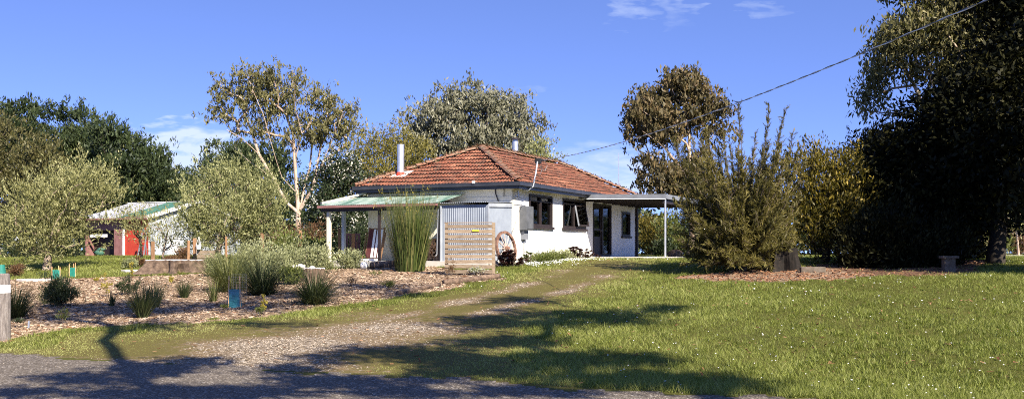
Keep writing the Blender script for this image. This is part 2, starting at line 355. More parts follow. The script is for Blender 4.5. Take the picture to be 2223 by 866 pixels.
# ground materials
def groundmat(name, kind):
    m, t, o = newmat(name)
    pos = N(t, 'ShaderNodeTexCoord').outputs['Object']
    n1 = noise(t, .9, 6, .65, pos); n2 = noise(t, 14, 5, .75, pos); n3 = noise(t, 90, 3, .8, pos)
    p = N(t, 'ShaderNodeBsdfPrincipled'); p.inputs['Roughness'].default_value = .95; p.inputs['Specular IOR Level'].default_value = .1
    grass = mixc(t, n2, (.022, .027, .006), (.12, .115, .024))
    grass = mixc(t, mth(t, 'MULTIPLY', mth(t, 'SUBTRACT', n1, .56, clamp=True), 3, clamp=True), grass, (.17, .14, .045))
    vor = N(t, 'ShaderNodeTexVoronoi'); vor.inputs['Scale'].default_value = 26; t.links.new(pos, vor.inputs['Vector'])
    vr = N(t, 'ShaderNodeSeparateColor'); t.links.new(vor.outputs['Color'], vr.inputs[0])
    stone = ramp(t, vr.outputs[0], [(0, (.06, .045, .03)), (.45, (.16, .125, .085)), (.85, (.28, .225, .165)), (1, (.50, .44, .36))])
    if kind == 'lawn': c = grass; h = n2
    elif kind == 'gravel':
        a = N(t, 'ShaderNodeAttribute', attribute_name='gravel').outputs['Fac']
        nn_ = mth(t, 'MULTIPLY', mth(t, 'SUBTRACT', noise(t, 3.5, 7, .85, pos), .5), 1.5); an = mth(t, 'ADD', a, nn_)
        f1 = mth(t, 'MULTIPLY', mth(t, 'SUBTRACT', an, .22), 4, clamp=True); f2 = mth(t, 'MULTIPLY', mth(t, 'SUBTRACT', an, .50), 5, clamp=True)
        moss = mixc(t, noise(t, 30, 5, .85, pos), (.02, .02, .006), (.20, .165, .05))
        dirt = mixc(t, noise(t, 45, 5, .85, pos), (.07, .045, .022), (.27, .19, .10))
        c = mixc(t, f2, mixc(t, f1, moss, mixc(t, mth(t, 'GREATER_THAN', vr.outputs[1], .72), dirt, stone)), stone); h = mth(t, 'ADD', n3, vor.outputs['Distance'])
    elif kind == 'mulch':
        v2 = N(t, 'ShaderNodeTexVoronoi'); v2.inputs['Scale'].default_value = 30; t.links.new(pos, v2.inputs['Vector'])
        s2 = N(t, 'ShaderNodeSeparateColor'); t.links.new(v2.outputs['Color'], s2.inputs[0])
        c = ramp(t, s2.outputs[1], [(0, (.07, .043, .027)), (.5, (.20, .135, .09)), (1, (.38, .28, .19))]); h = v2.outputs['Distance']
    elif kind == 'litter':
        c = mixc(t, n2, (.05, .03, .02), (.20, .115, .07)); h = n3
    elif kind == 'road':
        v2 = N(t, 'ShaderNodeTexVoronoi'); v2.inputs['Scale'].default_value = 48; t.links.new(pos, v2.inputs['Vector'])
        s2 = N(t, 'ShaderNodeSeparateColor'); t.links.new(v2.outputs['Color'], s2.inputs[0])
        c = ramp(t, s2.outputs[0], [(0, (.06, .048, .035)), (.7, (.16, .132, .10)), (.9, (.26, .22, .175)), (1, (.50, .45, .39))])
        c = mixc(t, mth(t, 'MULTIPLY', n1, .5), c, (.10, .09, .08)); h = v2.outputs['Distance']
    t.links.new(c, p.inputs[0]); t.links.new(bump(t, h, .7, .015), p.inputs['Normal']); t.links.new(p.outputs[0], o.inputs[0]); return m
MG = {k: groundmat(n, k) for k, n in dict(lawn='lawn_turf', gravel='gravel_and_moss', mulch='wood_chip_mulch', litter='leaf_litter', road='sealed_road').items()}

# ------------------------------------------------------------------ ground zones
def inpoly(x, y, poly):
    x = np.asarray(x); y = np.asarray(y); r = np.zeros(x.shape, bool); n = len(poly)
    for i in range(n):
        x0, y0 = poly[i]; x1, y1 = poly[(i+1) % n]
        c = ((y0 > y) != (y1 > y)) & (x < (x1-x0)*(y-y0)/((y1-y0) or 1e-9)+x0); r ^= c
    return r
def gp(lst): return [tuple(G(a, b)[:2]) for a, b in lst]
mulch_poly = gp([(20, 738), (150, 714), (400, 700), (560, 688), (700, 668), (830, 650), (920, 636), (1000, 622), (1078, 604), (1072, 592), (960, 583), (860, 580), (740, 583), (600, 588), (450, 592), (300, 601), (100, 604), (-60, 607), (-300, 615), (-300, 760)])
island_poly = gp([(1475, 603), (1560, 592), (1640, 583), (1750, 578), (1860, 585), (1900, 596), (1850, 606), (1650, 610)])
litter_poly = gp([(1750, 575), (1960, 570), (2110, 573), (2150, 590), (2060, 597), (1900, 600)])
rmulch_poly = gp([(2040, 574), (2070, 566), (2170, 566), (2150, 573)])
def wob(x, y): return .18*np.sin(x*2.3+y*1.1)+.12*np.sin(x*5.1-y*3.7+1)+.08*np.sin(y*9.3+x*2.)
dl = [np.array(G(a, b)[:2]) for a, b in [(380, 805), (540, 768), (760, 726), (960, 682), (1120, 645), (1225, 610), (1300, 580), (1340, 566)]]
dw = [5.2, 4.4, 3.2, 2.3, 1.9, 1.7, 1.6, 1.6]
def drive(x, y):
    """(edge measure 0 at centre..1 at edge, gravel strength)"""
    x = np.asarray(x, float); y = np.asarray(y, float); best = np.full(x.shape, 9.); off = np.zeros(x.shape); prog = np.zeros(x.shape)
    for i in range(len(dl)-1):
        a, b = dl[i], dl[i+1]; d = b-a; L2 = d@d
        t = np.clip(((x-a[0])*d[0]+(y-a[1])*d[1])/L2, 0, 1)
        ex = x-a[0]-t*d[0]; ey = y-a[1]-t*d[1]; ds = np.hypot(ex, ey); w = dw[i]+(dw[i+1]-dw[i])*t
        s = np.sign(d[0]*ey-d[1]*ex); m = ds/w < best
        best = np.where(m, ds/w, best); off = np.where(m, ds*s, off); prog = np.where(m, i+t, prog)
    rut = np.exp(-((np.abs(off)-.75)/.38)**2)
    broad = np.exp(-(off/1.9)**2)*np.clip((3.6-prog)/1.6, 0, 1)*.74
    g = np.maximum(broad*1.0, rut*.50*np.clip((6.8-prog)/2.2, .0, 1))
    g = g + .22*np.sin(x*1.3+y*2.1)*np.sin(y*.9-x*.5)
    return best, np.clip(g, 0, 1)
def zone(x, y):
    wx = x+wob(x, y); wy = y+wob(y+3, x)
    d = dist_road(x, y); z = np.zeros(np.shape(x), int)
    b, g = drive(x, y)
    z[(b < 1.0+.12*np.sin(x*3+y*2)) & (d > 0)] = 1
    z[inpoly(wx, wy, mulch_poly)] = 2
    z[inpoly(wx, wy, island_poly) | inpoly(wx, wy, rmulch_poly)] = 3
    z[inpoly(wx, wy, litter_poly)] = 4
    dd = d+.13*np.sin(x*1.7)+.10*np.sin(x*4.1+y)+.08*np.sin(x*9.7-y*3)
    z[(dd < 0) & (dd > -6.2)] = 5
    return z
def axis(a, b, st, far):
    c = list(np.arange(a, b+st/2, st)); s = st; lo = a; hi = b
    while hi < far:
        s *= 1.35; hi += s; lo -= s; c.append(hi); c.insert(0, lo)
    return np.array(c)
xs = axis(-21, 21, .16, 3500); ys = axis(7, 47, .16, 3500)
gx, gy = np.meshgrid(xs, ys); gzv = gz(gx, gy)
ZC = zone((gx[:-1, :-1]+gx[1:, 1:])/2, (gy[:-1, :-1]+gy[1:, 1:])/2)
nx = len(xs)
ii, jj = np.meshgrid(np.arange(len(ys)-1), np.arange(nx-1), indexing='ij')
quads = np.stack([ii*nx+jj, ii*nx+jj+1, (ii+1)*nx+jj+1, (ii+1)*nx+jj], -1)
AV = np.stack([gx, gy, gzv], -1).reshape(-1, 3)
_, gv = drive(gx.ravel(), gy.ravel())
for code, nm, mk in [(0, 'lawn', 'lawn'), (1, 'driveway', 'gravel'), (2, 'mulch_bed', 'mulch'), (3, 'mulch_island', 'mulch'), (4, 'leaf_litter', 'litter'), (5, 'road', 'road')]:
    q = quads[ZC == code]
    if not len(q): continue
    u, inv = np.unique(q, return_inverse=True)
    o = nmesh(nm, AV[u], inv.reshape(q.shape), MG[mk], pattr={'gravel': gv[u]}, smooth=True); tag(o, kind='structure')

# ------------------------------------------------------------------ vegetation tools
def unit(a): return a/np.maximum(np.linalg.norm(a, axis=-1, keepdims=True), 1e-9)
def leafgeo(c, L_, W_, mode, rng, out=None):
    n = len(c); r = rng.normal(size=(n, 3))
    if mode == 'hang': a = unit(r*np.array([.55, .55, .45])+np.array([0, 0, -1.0]))
    elif mode == 'up': a = unit(r*.35+np.array([0, 0, 1.0])+(out*.5 if out is not None else 0))
    elif mode == 'out': a = unit(r*.45+out*1.0+np.array([0, 0, .35]))
    else: a = unit(r)
    b = unit(np.cross(a, unit(rng.normal(size=(n, 3)))))
    s = rng.uniform(.65, 1.35, (n, 1)); la = a*L_*s/2; wb = b*W_*s/2
    V = np.stack([c-la, c+wb-la*.1, c+la, c-wb-la*.1], 1).reshape(-1, 3)
    Fq = np.arange(n*4).reshape(n, 4)
    return V, Fq
def tubes(nodes, parents, rad, n=5):
    """frusta for each node-parent pair"""
    nodes = np.asarray(nodes, float); idx = np.nonzero(np.asarray(parents) >= 0)[0]; pa = np.asarray(parents)[idx]
    p0 = nodes[pa]; p1 = nodes[idx]; d = unit(p1-p0); r0 = np.asarray(rad)[pa]; r1 = np.asarray(rad)[idx]
    r0 = np.minimum(r0, r1*1.35)
    up = np.where(np.abs(d[:, 2:3]) < .9, np.array([[0, 0, 1.]]), np.array([[1., 0, 0]])); a = unit(np.cross(d, up)); b = np.cross(d, a)
    th = np.arange(n)*2*math.pi/n; ca = np.cos(th)[None, :, None]; sa = np.sin(th)[None, :, None]
    p0 = p0-d*r0[:, None]*.3
    ringo = a[:, None]*ca+b[:, None]*sa
    A = p0[:, None]+ringo*r0[:, None, None]; Bq = p1[:, None]+ringo*r1[:, None, None]
    V = np.concatenate([A, Bq], 1).reshape(-1, 3); m = len(idx); base = (np.arange(m)*2*n)[:, None]; k = np.arange(n)[None]; k2 = (k+1) % n
    Fq = np.stack([base+k, base+k2, base+n+k2, base+n+k], -1).reshape(-1, 4)
    return V, Fq
def skeleton(trunk, targets, rng, step, r_tip, r_max, curve=.35, zpen=.8, first=0.5, pw=.5, limbs=None):
    nodes = []; par = []; dirs = []
    for i, p in enumerate(trunk):
        nodes.append(np.array(p, float)); par.append(i-1)
        dirs.append(unit(np.array(trunk[min(i+1, len(trunk)-1)], float)-np.array(trunk[max(i-1, 0)], float)))
    ok = [i >= int(first*(len(trunk)-1)) for i in range(len(trunk))]
    for lb in (limbs or []):
        lb = [np.array(q, float) for q in lb]; A = np.array(nodes); prev = int(np.argmin(np.linalg.norm(A-lb[0], axis=1)))
        for q in lb[1:]:
            p0 = nodes[prev]; m = max(1, int(np.linalg.norm(q-p0)/step))
            for s_ in range(1, m+1):
                nodes.append(p0+(q-p0)*s_/m+(rng.normal(size=3)*.05*step if s_ < m else 0)); par.append(prev); dirs.append(unit(q-p0)); ok.append(True); prev = len(nodes)-1
    top = nodes[len(trunk)-1]; order = np.argsort(np.linalg.norm(targets-top, axis=1)); tips = []
    for ti in order:
        T = targets[ti]; A = np.array(nodes); D = T-A; dist = np.linalg.norm(D, axis=1)+1e-6
        cosv = (D*np.array(dirs)).sum(1)/dist
        cost = dist*(1+.7*(1-cosv))+zpen*np.maximum(0, A[:, 2]-T[2]+.2)+np.where(ok, 0, 1e6)
        i = int(np.argmin(cost)); L0 = dist[i]; k = max(1, int(math.ceil(L0/step))); p0 = nodes[i]; c1 = p0+unit(dirs[i])*L0*curve+np.array([0, 0, L0*.04]); prev = i
        for s in range(1, k+1):
            t = s/k; p = (1-t)**2*p0+2*t*(1-t)*c1+t*t*T
            if s < k: p = p+rng.normal(size=3)*L0*.035
            nodes.append(p); par.append(prev); dirs.append(unit(p-nodes[prev])); ok.append(True); prev = len(nodes)-1
        tips.append(prev)
    cnt = np.zeros(len(nodes)); cnt[tips] += 1
    for i in range(len(nodes)-1, 0, -1): cnt[par[i]] += cnt[i]
    rad = r_tip*np.maximum(cnt, 1)**pw
    rad = rad*min(1.0, r_max/rad.max()) if rad.max() > r_max else rad*1.0
    rad = np.maximum(rad, r_tip*.7)
    # trunk flare
    nt_ = len(trunk)
    for i in range(nt_): rad[i] = max(rad[i], r_max*(1.0-.35*i/max(1, nt_-1)))*(1+.35*max(0, 1-i/1.5))
    return nodes, par, rad
def ell(blobs, n, rng, shell=2.3):
    """points in a union of ellipsoids [(c, r, w)]"""
    vols = np.array([np.prod(r)**.8 for c, r in blobs]); pick = rng.choice(len(blobs), n, p=vols/vols.sum())
    d = unit(rng.normal(size=(n, 3))); rr = rng.uniform(0, 1, (n, 1))**(1/shell)
    C = np.array([c for c, r in blobs])[pick]; Rr = np.array([r for c, r in blobs])[pick]
    return C+d*rr*Rr
def tree(name, label, cat, base, blobs, leaf, bark, nt_=60, sub=8, k=10, rc=.8, rs=.25, LW=(.2, .08), mode='rand', r_max=.2, forks=None, r_tip=.012,
         seed=1, group=None, targets=None, step=.9, zpen=.8, shell=2.3, first=.5, flat=.75, extra=None, limbs=None, shoot=0, sides=5, curve=.35, pw=.5, trunkparts=True):
    """base world Vector; blobs [(centre world, (rx,ry,rz))]"""
    rng = np.random.default_rng(seed); base = np.array(base, float)
    T = np.array(targets, float) if targets is not None else ell([(np.array(c, float), np.array(r, float)) for c, r in blobs], nt_, rng, shell)
    T[:, 2] = np.maximum(T[:, 2], base[2]+.15)
    if forks is None:
        zc = T[:, 2].min()*.55+np.median(T[:, 2])*.45; mid = np.median(T, axis=0)
        forks = [(base[0]*.75+mid[0]*.25, base[1]*.75+mid[1]*.25, (base[2]+zc)/2), (base[0]*.4+mid[0]*.6, base[1]*.4+mid[1]*.6, zc)]
    pts = [base+np.array([0, 0, -.15])]+[np.array(f, float) for f in forks]
    tr = []
    for a, b in zip(pts[:-1], pts[1:]):
        m = max(2, int(np.linalg.norm(b-a)/step)+1)
        for s in range(m): tr.append(a+(b-a)*s/m+(rng.normal(size=3)*.03*step if s else 0))
    tr.append(pts[-1])
    nodes, par, rad = skeleton(tr, T, rng, step, r_tip, r_max, curve=curve, zpen=zpen, first=first, pw=pw, limbs=limbs)
    root = thing(name, label, cat, tuple(base), 0, group)
    V, Fq = tubes(np.array(nodes)-base, par, rad, sides); nmesh('trunk', V, Fq, bark, root, smooth=True)
    # leaves: target -> sub clumps -> leaves
    n = len(T); cv = rng.uniform(0, 1, n)
    sc = T[:, None]+rng.normal(size=(n, sub, 3))*rc*np.array([1, 1, flat])*.55; sc = sc.reshape(-1, 3); scv = np.repeat(cv, sub)*.35+rng.uniform(0, .35, n*sub)
    if shoot:
        so = unit(sc-np.repeat(T, sub, 0)+.4*unit(sc-T.mean(0))); hang = mode == 'hang'
        sdir = unit(so*.7+rng.normal(size=sc.shape)*.45+np.array([0, 0, -.9 if hang else .9])); tt = rng.uniform(-.15, 1, (len(sc), k, 1))
        wd = rs*(1.05-.6*np.clip(tt, 0, 1))*.62
        lc = (sc[:, None]+sdir[:, None]*tt*shoot*rng.uniform(.6, 1.4, (len(sc), 1, 1))+rng.normal(size=(len(sc), k, 3))*wd).reshape(-1, 3)
        sdk = np.repeat(sdir, k, 0)
    else:
        lc = (sc[:, None]+rng.normal(size=(len(sc), k, 3))*rs*np.array([1, 1, flat])).reshape(-1, 3); sdk = None
    var = np.clip(np.repeat(scv, k)+rng.uniform(0, .45, len(lc))-.08, 0, 1)
    lc[:, 2] = np.maximum(lc[:, 2], base[2]+.03)
    out = unit(lc-np.repeat(np.repeat(T, sub, 0), k, 0)+(lc-T.mean(0))*.25)
    V, Fq = leafgeo(lc-base, LW[0], LW[1], 'out' if (sdk is not None and mode != 'hang') else mode, rng, sdk if (sdk is not None and mode != 'hang') else out)
    nmesh('crown', V, Fq, leaf, root, var=var)
    if extra:       # (name, material, fraction, size)
        en, em, fr_, es = extra
        sel = sc[rng.uniform(size=len(sc)) < fr_]; mid = T.mean(0)
        sel = sel+unit(sel-mid)*rs*1.2
        lc2 = (sel[:, None]+rng.normal(size=(len(sel), 14, 3))*es*1.6).reshape(-1, 3)
        V, Fq = leafgeo(lc2-base, es, es*.8, 'rand', rng); nmesh(en, V, Fq, em, root, var=rng.uniform(size=len(lc2)))
    return root
def PB(Y, lst, dscale=1.0):
    """ellipsoids from picture extents (px,py,rx,ry[,dy]) at distance Y"""
    o = []
    for e in lst:
        px, py, rx, ry = e[:4]; dy = e[4] if len(e) > 4 else 0
        c = P(px, py, Y+dy); r = (rx*(Y+dy)/F, min(rx, ry*1.6)*(Y+dy)/F*dscale, ry*(Y+dy)/F); o.append((c, r))
    return o
def blades(c, az, elv, ln, w, bend, rng, seg=4):
    """arching ribbons from base points c; returns V,F"""
    n = len(c); d = np.stack([np.cos(az), np.sin(az), np.zeros(n)], -1); sd_ = np.stack([-np.sin(az), np.cos(az), np.zeros(n)], -1)
    tw = rng.uniform(-.9, .9, n)[:, None]; sd_ = unit(sd_*np.cos(tw)+d*np.sin(tw)*.6)
    V = []; pos = c.copy(); ang = elv.copy()
    for s in range(seg+1):
        t = s/seg; ww_ = (w*(1-t**1.7)+w*.06)[:, None]
        V.append(pos-sd_*ww_/2); V.append(pos+sd_*ww_/2)
        stp = (ln/seg)[:, None]; pos = pos+stp*(d*np.cos(ang)[:, None]+np.array([0, 0, 1.])*np.sin(ang)[:, None]); ang = ang-bend/seg
    V = np.stack(V, 1); m = 2*(seg+1); b = (np.arange(n)*m)[:, None]
    Fq = np.concatenate([b+np.array([[2*s, 2*s+1, 2*s+3, 2*s+2]]) for s in range(seg)], 0)
    return V.reshape(-1, 3), Fq, n
def tussock(name, label, cat, base, r0, h, n, mat, seed, elmin=35, bend=60, w=.012, group=None, lean=(0, 0), seg=4, heads=None):
    rng = np.random.default_rng(seed); az = rng.uniform(0, 2*math.pi, n); rr = r0*np.sqrt(rng.uniform(0, 1, n))
    c = np.stack([np.cos(az)*rr, np.sin(az)*rr, np.full(n, -.02)], -1)
    el_ = np.radians(rng.uniform(elmin, 89, n)); ln = h*rng.uniform(.65, 1.2, n); bd_ = np.radians(rng.uniform(.2, 1, n)*bend)
    V, Fq, _ = blades(c, az+rng.normal(size=n)*.35, el_, ln, np.full(n, w)*rng.uniform(.7, 1.2, n), bd_, rng, seg)
    V[:, 0] += lean[0]*np.maximum(V[:, 2], 0); V[:, 1] += lean[1]*np.maximum(V[:, 2], 0)
    V[:, 2] = np.maximum(V[:, 2], -.02)
    var = np.tile(rng.uniform(0, 1, n), seg)
    o = nmesh(name, V, Fq, mat, var=var); o.location = base; tag(o, label, cat, group)
    if heads:
        hm, cnt = heads; tips = V.reshape(n, 2*(seg+1), 3)[:cnt, -1]
        lc = (tips[:, None]+rng.normal(size=(cnt, 8, 3))*np.array([.02, .02, .05])).reshape(-1, 3); V2, F2 = leafgeo(lc, .05, .015, 'up', rng); h_ = nmesh('seed_head', V2, F2, hm, o, var=rng.uniform(size=len(lc)))
    return o
#@@STRUCT
# ------------------------------------------------------------------ farmhouse (local: x right along the front, y back, z above floor)
HC = Vector((.03, 34.0, 1.5)); HR = R(-25); HM = Matrix.Translation(HC) @ Matrix.Rotation(HR, 4, 'Z')
def HW(x, y, z=0): return HM @ Vector((x, y, z))
def HG(x, y):
    p = HM @ Vector((x, y, 0)); return Vector((p.x, p.y, float(gz(p.x, p.y))))
WX, WY, WH, TH = -5.6, 12.9, 2.24, .2
house = thing('farmhouse', 'white rendered farmhouse with a hipped terracotta tile roof and brown window frames', 'house', HC, HR)
def wallgrid(mb, axis_, a0, a1, z0, z1, holes, t0, t1):
    """box wall with rectangular openings; axis 'x' or 'y' is the run direction"""
    A = sorted({a0, a1, *[h[0] for h in holes], *[h[1] for h in holes]}); Z = sorted({z0, z1, *[h[2] for h in holes], *[h[3] for h in holes]})
    for i in range(len(A)-1):
        # merge vertical runs
        j = 0
        while j < len(Z)-1:
            ca = (A[i]+A[i+1])/2; cz = (Z[j]+Z[j+1])/2
            if any(h[0] < ca < h[1] and h[2] < cz < h[3] for h in holes): j += 1; continue
            k = j
            while k+1 < len(Z)-1 and not any(h[0] < ca < h[1] and h[2] < (Z[k+1]+Z[k+2])/2 < h[3] for h in holes): k += 1
            if axis_ == 'y': mb.box(t0, t1, A[i], A[i+1], Z[j], Z[k+1])
            else: mb.box(A[i], A[i+1], t0, t1, Z[j], Z[k+1])
            j = k+1
w1 = (1.28, 3.30, 1.02, 2.10); w2 = (4.30, 6.62, 1.02, 2.10); dr = (7.45, 9.58, .0, 2.05); w3 = (10.9, 12.0, .82, 1.84)
mb = MB(); wallgrid(mb, 'y', TH, WY-TH, -.6, WH, [w1, w2, dr, w3], -TH, 0); mb.build('side_wall', M['white'], house)
mb = MB(); wallgrid(mb, 'x', WX, 0, -.6, WH, [], 0, TH); mb.build('front_wall', M['frontwall'], house)
mb = MB(); mb.box(WX, WX+TH, TH, WY-TH, -.6, WH); mb.box(WX, 0, WY-TH, WY, -.6, WH); mb.build('rear_wall', M['white'], house)
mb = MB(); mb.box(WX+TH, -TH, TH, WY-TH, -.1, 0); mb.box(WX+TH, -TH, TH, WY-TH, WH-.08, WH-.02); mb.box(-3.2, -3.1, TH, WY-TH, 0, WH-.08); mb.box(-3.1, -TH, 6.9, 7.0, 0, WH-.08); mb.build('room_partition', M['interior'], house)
# roof geometry
EX0, EX1, EY0, EY1, EZ, RZ = -5.87, .40, -.40, 13.3, 2.36, 3.86
RX, RY0, RY1 = -2.55, 2.75, 10.15
hipA = {'front': [(EX0, EY0, EZ), (EX1, EY0, EZ), (RX, RY0, RZ)], 'right': [(EX1, EY0, EZ), (EX1, EY1, EZ), (RX, RY1, RZ), (RX, RY0, RZ)],
        'back': [(EX1, EY1, EZ), (EX0, EY1, EZ), (RX, RY1, RZ)], 'left': [(EX0, EY1, EZ), (EX0, EY0, EZ), (RX, RY0, RZ), (RX, RY1, RZ)]}
rng = np.random.default_rng(5)
Vt = []; Ft = []; Fv = []
for nm_, poly in hipA.items():
    p = [np.array(q) for q in poly]; e = unit(p[1]-p[0]); nrm = unit(np.cross(e, p[2]-p[0])); 
    if nrm[2] < 0: nrm = -nrm
    up = unit(np.cross(nrm, e)); 
    if up[2] < 0: up = -up
    P2 = [((q-p[0])@e, (q-p[0])@up) for q in p]; Lx = P2[1][0]; Lu = max(q[1] for q in P2)
    tw, tl = .245, .33; prof = [(0, 0), (.12, .030), (.22, .034), (.33, .006), (.5, .0), (.62, .028), (.74, .034), (.88, .006), (1, .0)]
    nr = int(Lu/tl)+2
    for r_ in range(nr):
        v0 = r_*tl-.03
        if v0+.6*tl > Lu: continue
        # extents of the row at its middle
        vm = min(max(v0+.5*tl, .001), Lu-.001); xsx = []
        for i in range(len(P2)):
            (xa, ya), (xb, yb) = P2[i], P2[(i+1) % len(P2)]
            if (ya-vm)*(yb-vm) < 0: xsx.append(xa+(xb-xa)*(vm-ya)/(yb-ya))
        if len(xsx) < 2: continue
        xa, xb = min(xsx), max(xsx); c0 = math.floor((xa-.1)/tw); c1 = math.ceil((xb+.1)/tw)
        for c in range(c0, c1):
            x0 = c*tw+(r_ % 2)*0; 
            if x0+tw*.5 < xa-.05 or x0+tw*.5 > xb+.05 or (nm_ in ('back', 'left') and False): continue
            dz = rng.normal()*.007; b0 = len(Vt); lift = .062+dz; dz2 = .022*math.sin(x0*.8+1)*math.sin(v0*1.4+.6)+.012*math.sin(x0*2.3+v0); sk = rng.normal()*.012
            for (f_, h_) in prof: Vt.append(p[0]+e*(x0+f_*tw)+up*(v0+sk)+nrm*(lift+dz2+h_-.045))
            for (f_, h_) in prof: Vt.append(p[0]+e*(x0+f_*tw)+up*(v0+sk)+nrm*(lift+dz2+h_))
            for (f_, h_) in prof: Vt.append(p[0]+e*(x0+f_*tw)+up*(v0+tl+.02)+nrm*(.012+dz2+h_))
            m_ = len(prof); vv = float(np.clip(.5+.24*rng.normal()+.14*math.sin(x0*1.1+v0*2), 0, 1))
            for s in range(m_-1):
                Ft.append((b0+s, b0+s+1, b0+m_+s+1, b0+m_+s)); Ft.append((b0+m_+s, b0+m_+s+1, b0+2*m_+s+1, b0+2*m_+s)); Fv += [vv*.12, .3+.7*vv]  # lip faces toned darker: shadow lines of the courses painted in
roof = nmesh('roof', np.array(Vt), np.array(Ft), M['tile'], house, var=Fv)
mb = MB()
for nm_, poly in hipA.items(): mb.add([(x, y, z+.002) for x, y, z in poly], [tuple(range(len(poly)))])
mb.build('sarking', M['darktrim'], roof)
mb = MB()
def ridge(a, b):
    a = Vector(a); b = Vector(b); d = (b-a); n = int(d.length/.38); d.normalize(); s = d.cross(Vector((0, 0, 1))).normalized(); u = s.cross(d)
    for i in range(n):
        p = a+d*(.38*i+.02); q = p+d*.40; r1, r2 = .135, .115; vs = []
        for (c, r_, o_) in ((p, r1, .035), (q, r2, .01)):
            c = c+Vector((random.uniform(-.008, .008), 0, random.uniform(-.006, .01)))
            for t_ in np.linspace(-1.25, 1.25, 6): vs.append(c+s*math.sin(t_)*r_+u*(math.cos(t_)*r_-.02+o_))
            for t_ in np.linspace(1.25, -1.25, 6): vs.append(c+s*math.sin(t_)*(r_-.02)+u*(math.cos(t_)*(r_-.02)-.02+o_))
        mb.add(vs, [(k, (k+1) % 12, 12+(k+1) % 12, 12+k) for k in range(12)]+[tuple(range(11, -1, -1)), tuple(range(12, 24))])
random.seed(4)
ridge((RX, RY0, RZ+.03), (RX, RY1, RZ+.03))
for c, e in (((EX0, EY0), RY0), ((EX1, EY0), RY0), ((EX1, EY1), RY1), ((EX0, EY1), RY1)): ridge((c[0], c[1], EZ+.04), (RX, e, RZ+.04))
mb.build('ridge_cap', M['ridge'], roof)
# mossy growth along the ridge and hips
rr = []
for (a, b) in (((RX, RY0, RZ), (RX, RY1, RZ)), ((RX, RY0, RZ), (EX0, EY0, EZ)), ((RX, RY1, RZ), (EX1, EY1, EZ))):
    a = np.array(a); b = np.array(b); t_ = rng.uniform(0, 1, (520, 1))**1.2; rr.append(a+(b-a)*t_+rng.normal(size=(520, 3))*np.array([.08, .06, .02])+np.array([0, 0, .16]))
rr = np.concatenate(rr); V, Fq = leafgeo(rr, .10, .035, 'rand', rng); nmesh('moss_tuft', V, Fq, L['shrubrd'], roof, var=rng.uniform(size=len(rr)))
# soffit + gutter + fascia
mb = MB(); mb.box(EX0+.05, EX1-.05, EY0+.05, 0-.001, WH-.02, WH+.02); mb.box(.001, EX1-.05, 0, EY1-.05, WH-.02, WH+.02); mb.box(EX0+.05, WX-.001, 0, EY1-.05, WH-.02, WH+.02)
mb.build('soffit', M['cream'], house)
mb = MB()
def gut(a, b):
    a = Vector(a); b = Vector(b); mb.beam(a, b, .11, .115); mb.beam(a+Vector((0, 0, .06)), b+Vector((0, 0, .06)), .125, .014)
gut((EX0-.06, EY0-.03, EZ-.02), (EX1+.08, EY0-.03, EZ-.02)); gut((EX1+.03, EY0-.09, EZ-.022), (EX1+.03, EY1+.06, EZ-.022)); gut((EX0-.03, EY0-.09, EZ-.022), (EX0-.03, EY1+.06, EZ-.022))
mb.box(EX0+.03, EX1-.03, EY0+.022, EY0+.05, WH-.06, EZ+.01); mb.box(EX1-.05, EX1-.022, EY0+.05, EY1, WH-.06, EZ+.01); mb.box(EX0+.022, EX0+.05, EY0+.05, EY1, WH-.06, EZ+.01)
mb.build('gutter', M['fascia'], house)
mb = MB(); mb.beam((-1.2, EY0-.09, EZ+.02), (-1.2, EY0-.09, EZ+.1), .06, .09); mb.build('gutter_bracket', M['paintwhite'], house)
# windows on the side wall
def window(w, kind):
    y0, y1, z0, z1 = w; mb = MB(); f = .075
    mb.box(-.12, .035, y0, y1, z1-f, z1); mb.box(-.12, .035, y0, y1, z0, z0+f); mb.box(-.12, .035, y0, y0+f, z0+f, z1-f); mb.box(-.12, .035, y1-f, y1, z0+f, z1-f)
    ym = (y0+y1)/2
    if kind == 1: mb.box(-.10, .02, ym-.04, ym+.04, z0+f, z1-f)
    if kind == 2: mb.box(-.10, .02, ym-.03, ym+.03, z0+f, z1-f); mb.box(-.10, .02, y0+f, y1-f, z1-.20, z1-.16)
    if kind == 1: mb.box(-.10, .02, y0+f, ym-.04, z1-.24, z1-.2); mb.box(-.10, .02, ym+.04, y1-f, z1-.24, z1-.2)
    fr_ = mb.build('window', M['darktrim'], house, bevel=.004)
    mb = MB(); mb.box(.002, .085, y0-.06, y1+.06, z0-.085, z0-.002); mb.build('sill', M['darktrim'], fr_, bevel=.004)
    mb = MB()
    if kind == 2: mb.box(-.06, -.052, y0+f, ym-.03, z0+f, z1-.2)
    elif kind == 1: mb.box(-.06, -.052, y0+f, ym-.04, z0+f, z1-f); mb.box(-.06, -.052, ym+.04, y1-f, z0+f, z1-f)
    else: mb.box(-.06, -.052, y0+f, y1-f, z0+f, z1-f)
    mb.build('pane', M['glass'], fr_)
    return fr_
fw1 = window(w1, 1); fw2 = window(w2, 2); fw3 = window(w3, 3)
mb = MB()
for i in range(9):
    t_ = i/9; y_ = 2.55+.62*t_; mb.beam((-.24+.02*(i % 2), y_, 1.1), (-.24+.02*(i % 2), y_, 1.98), .03, .075, (0, 1, 0))
mb.build('curtain', M['curtain'], fw1)
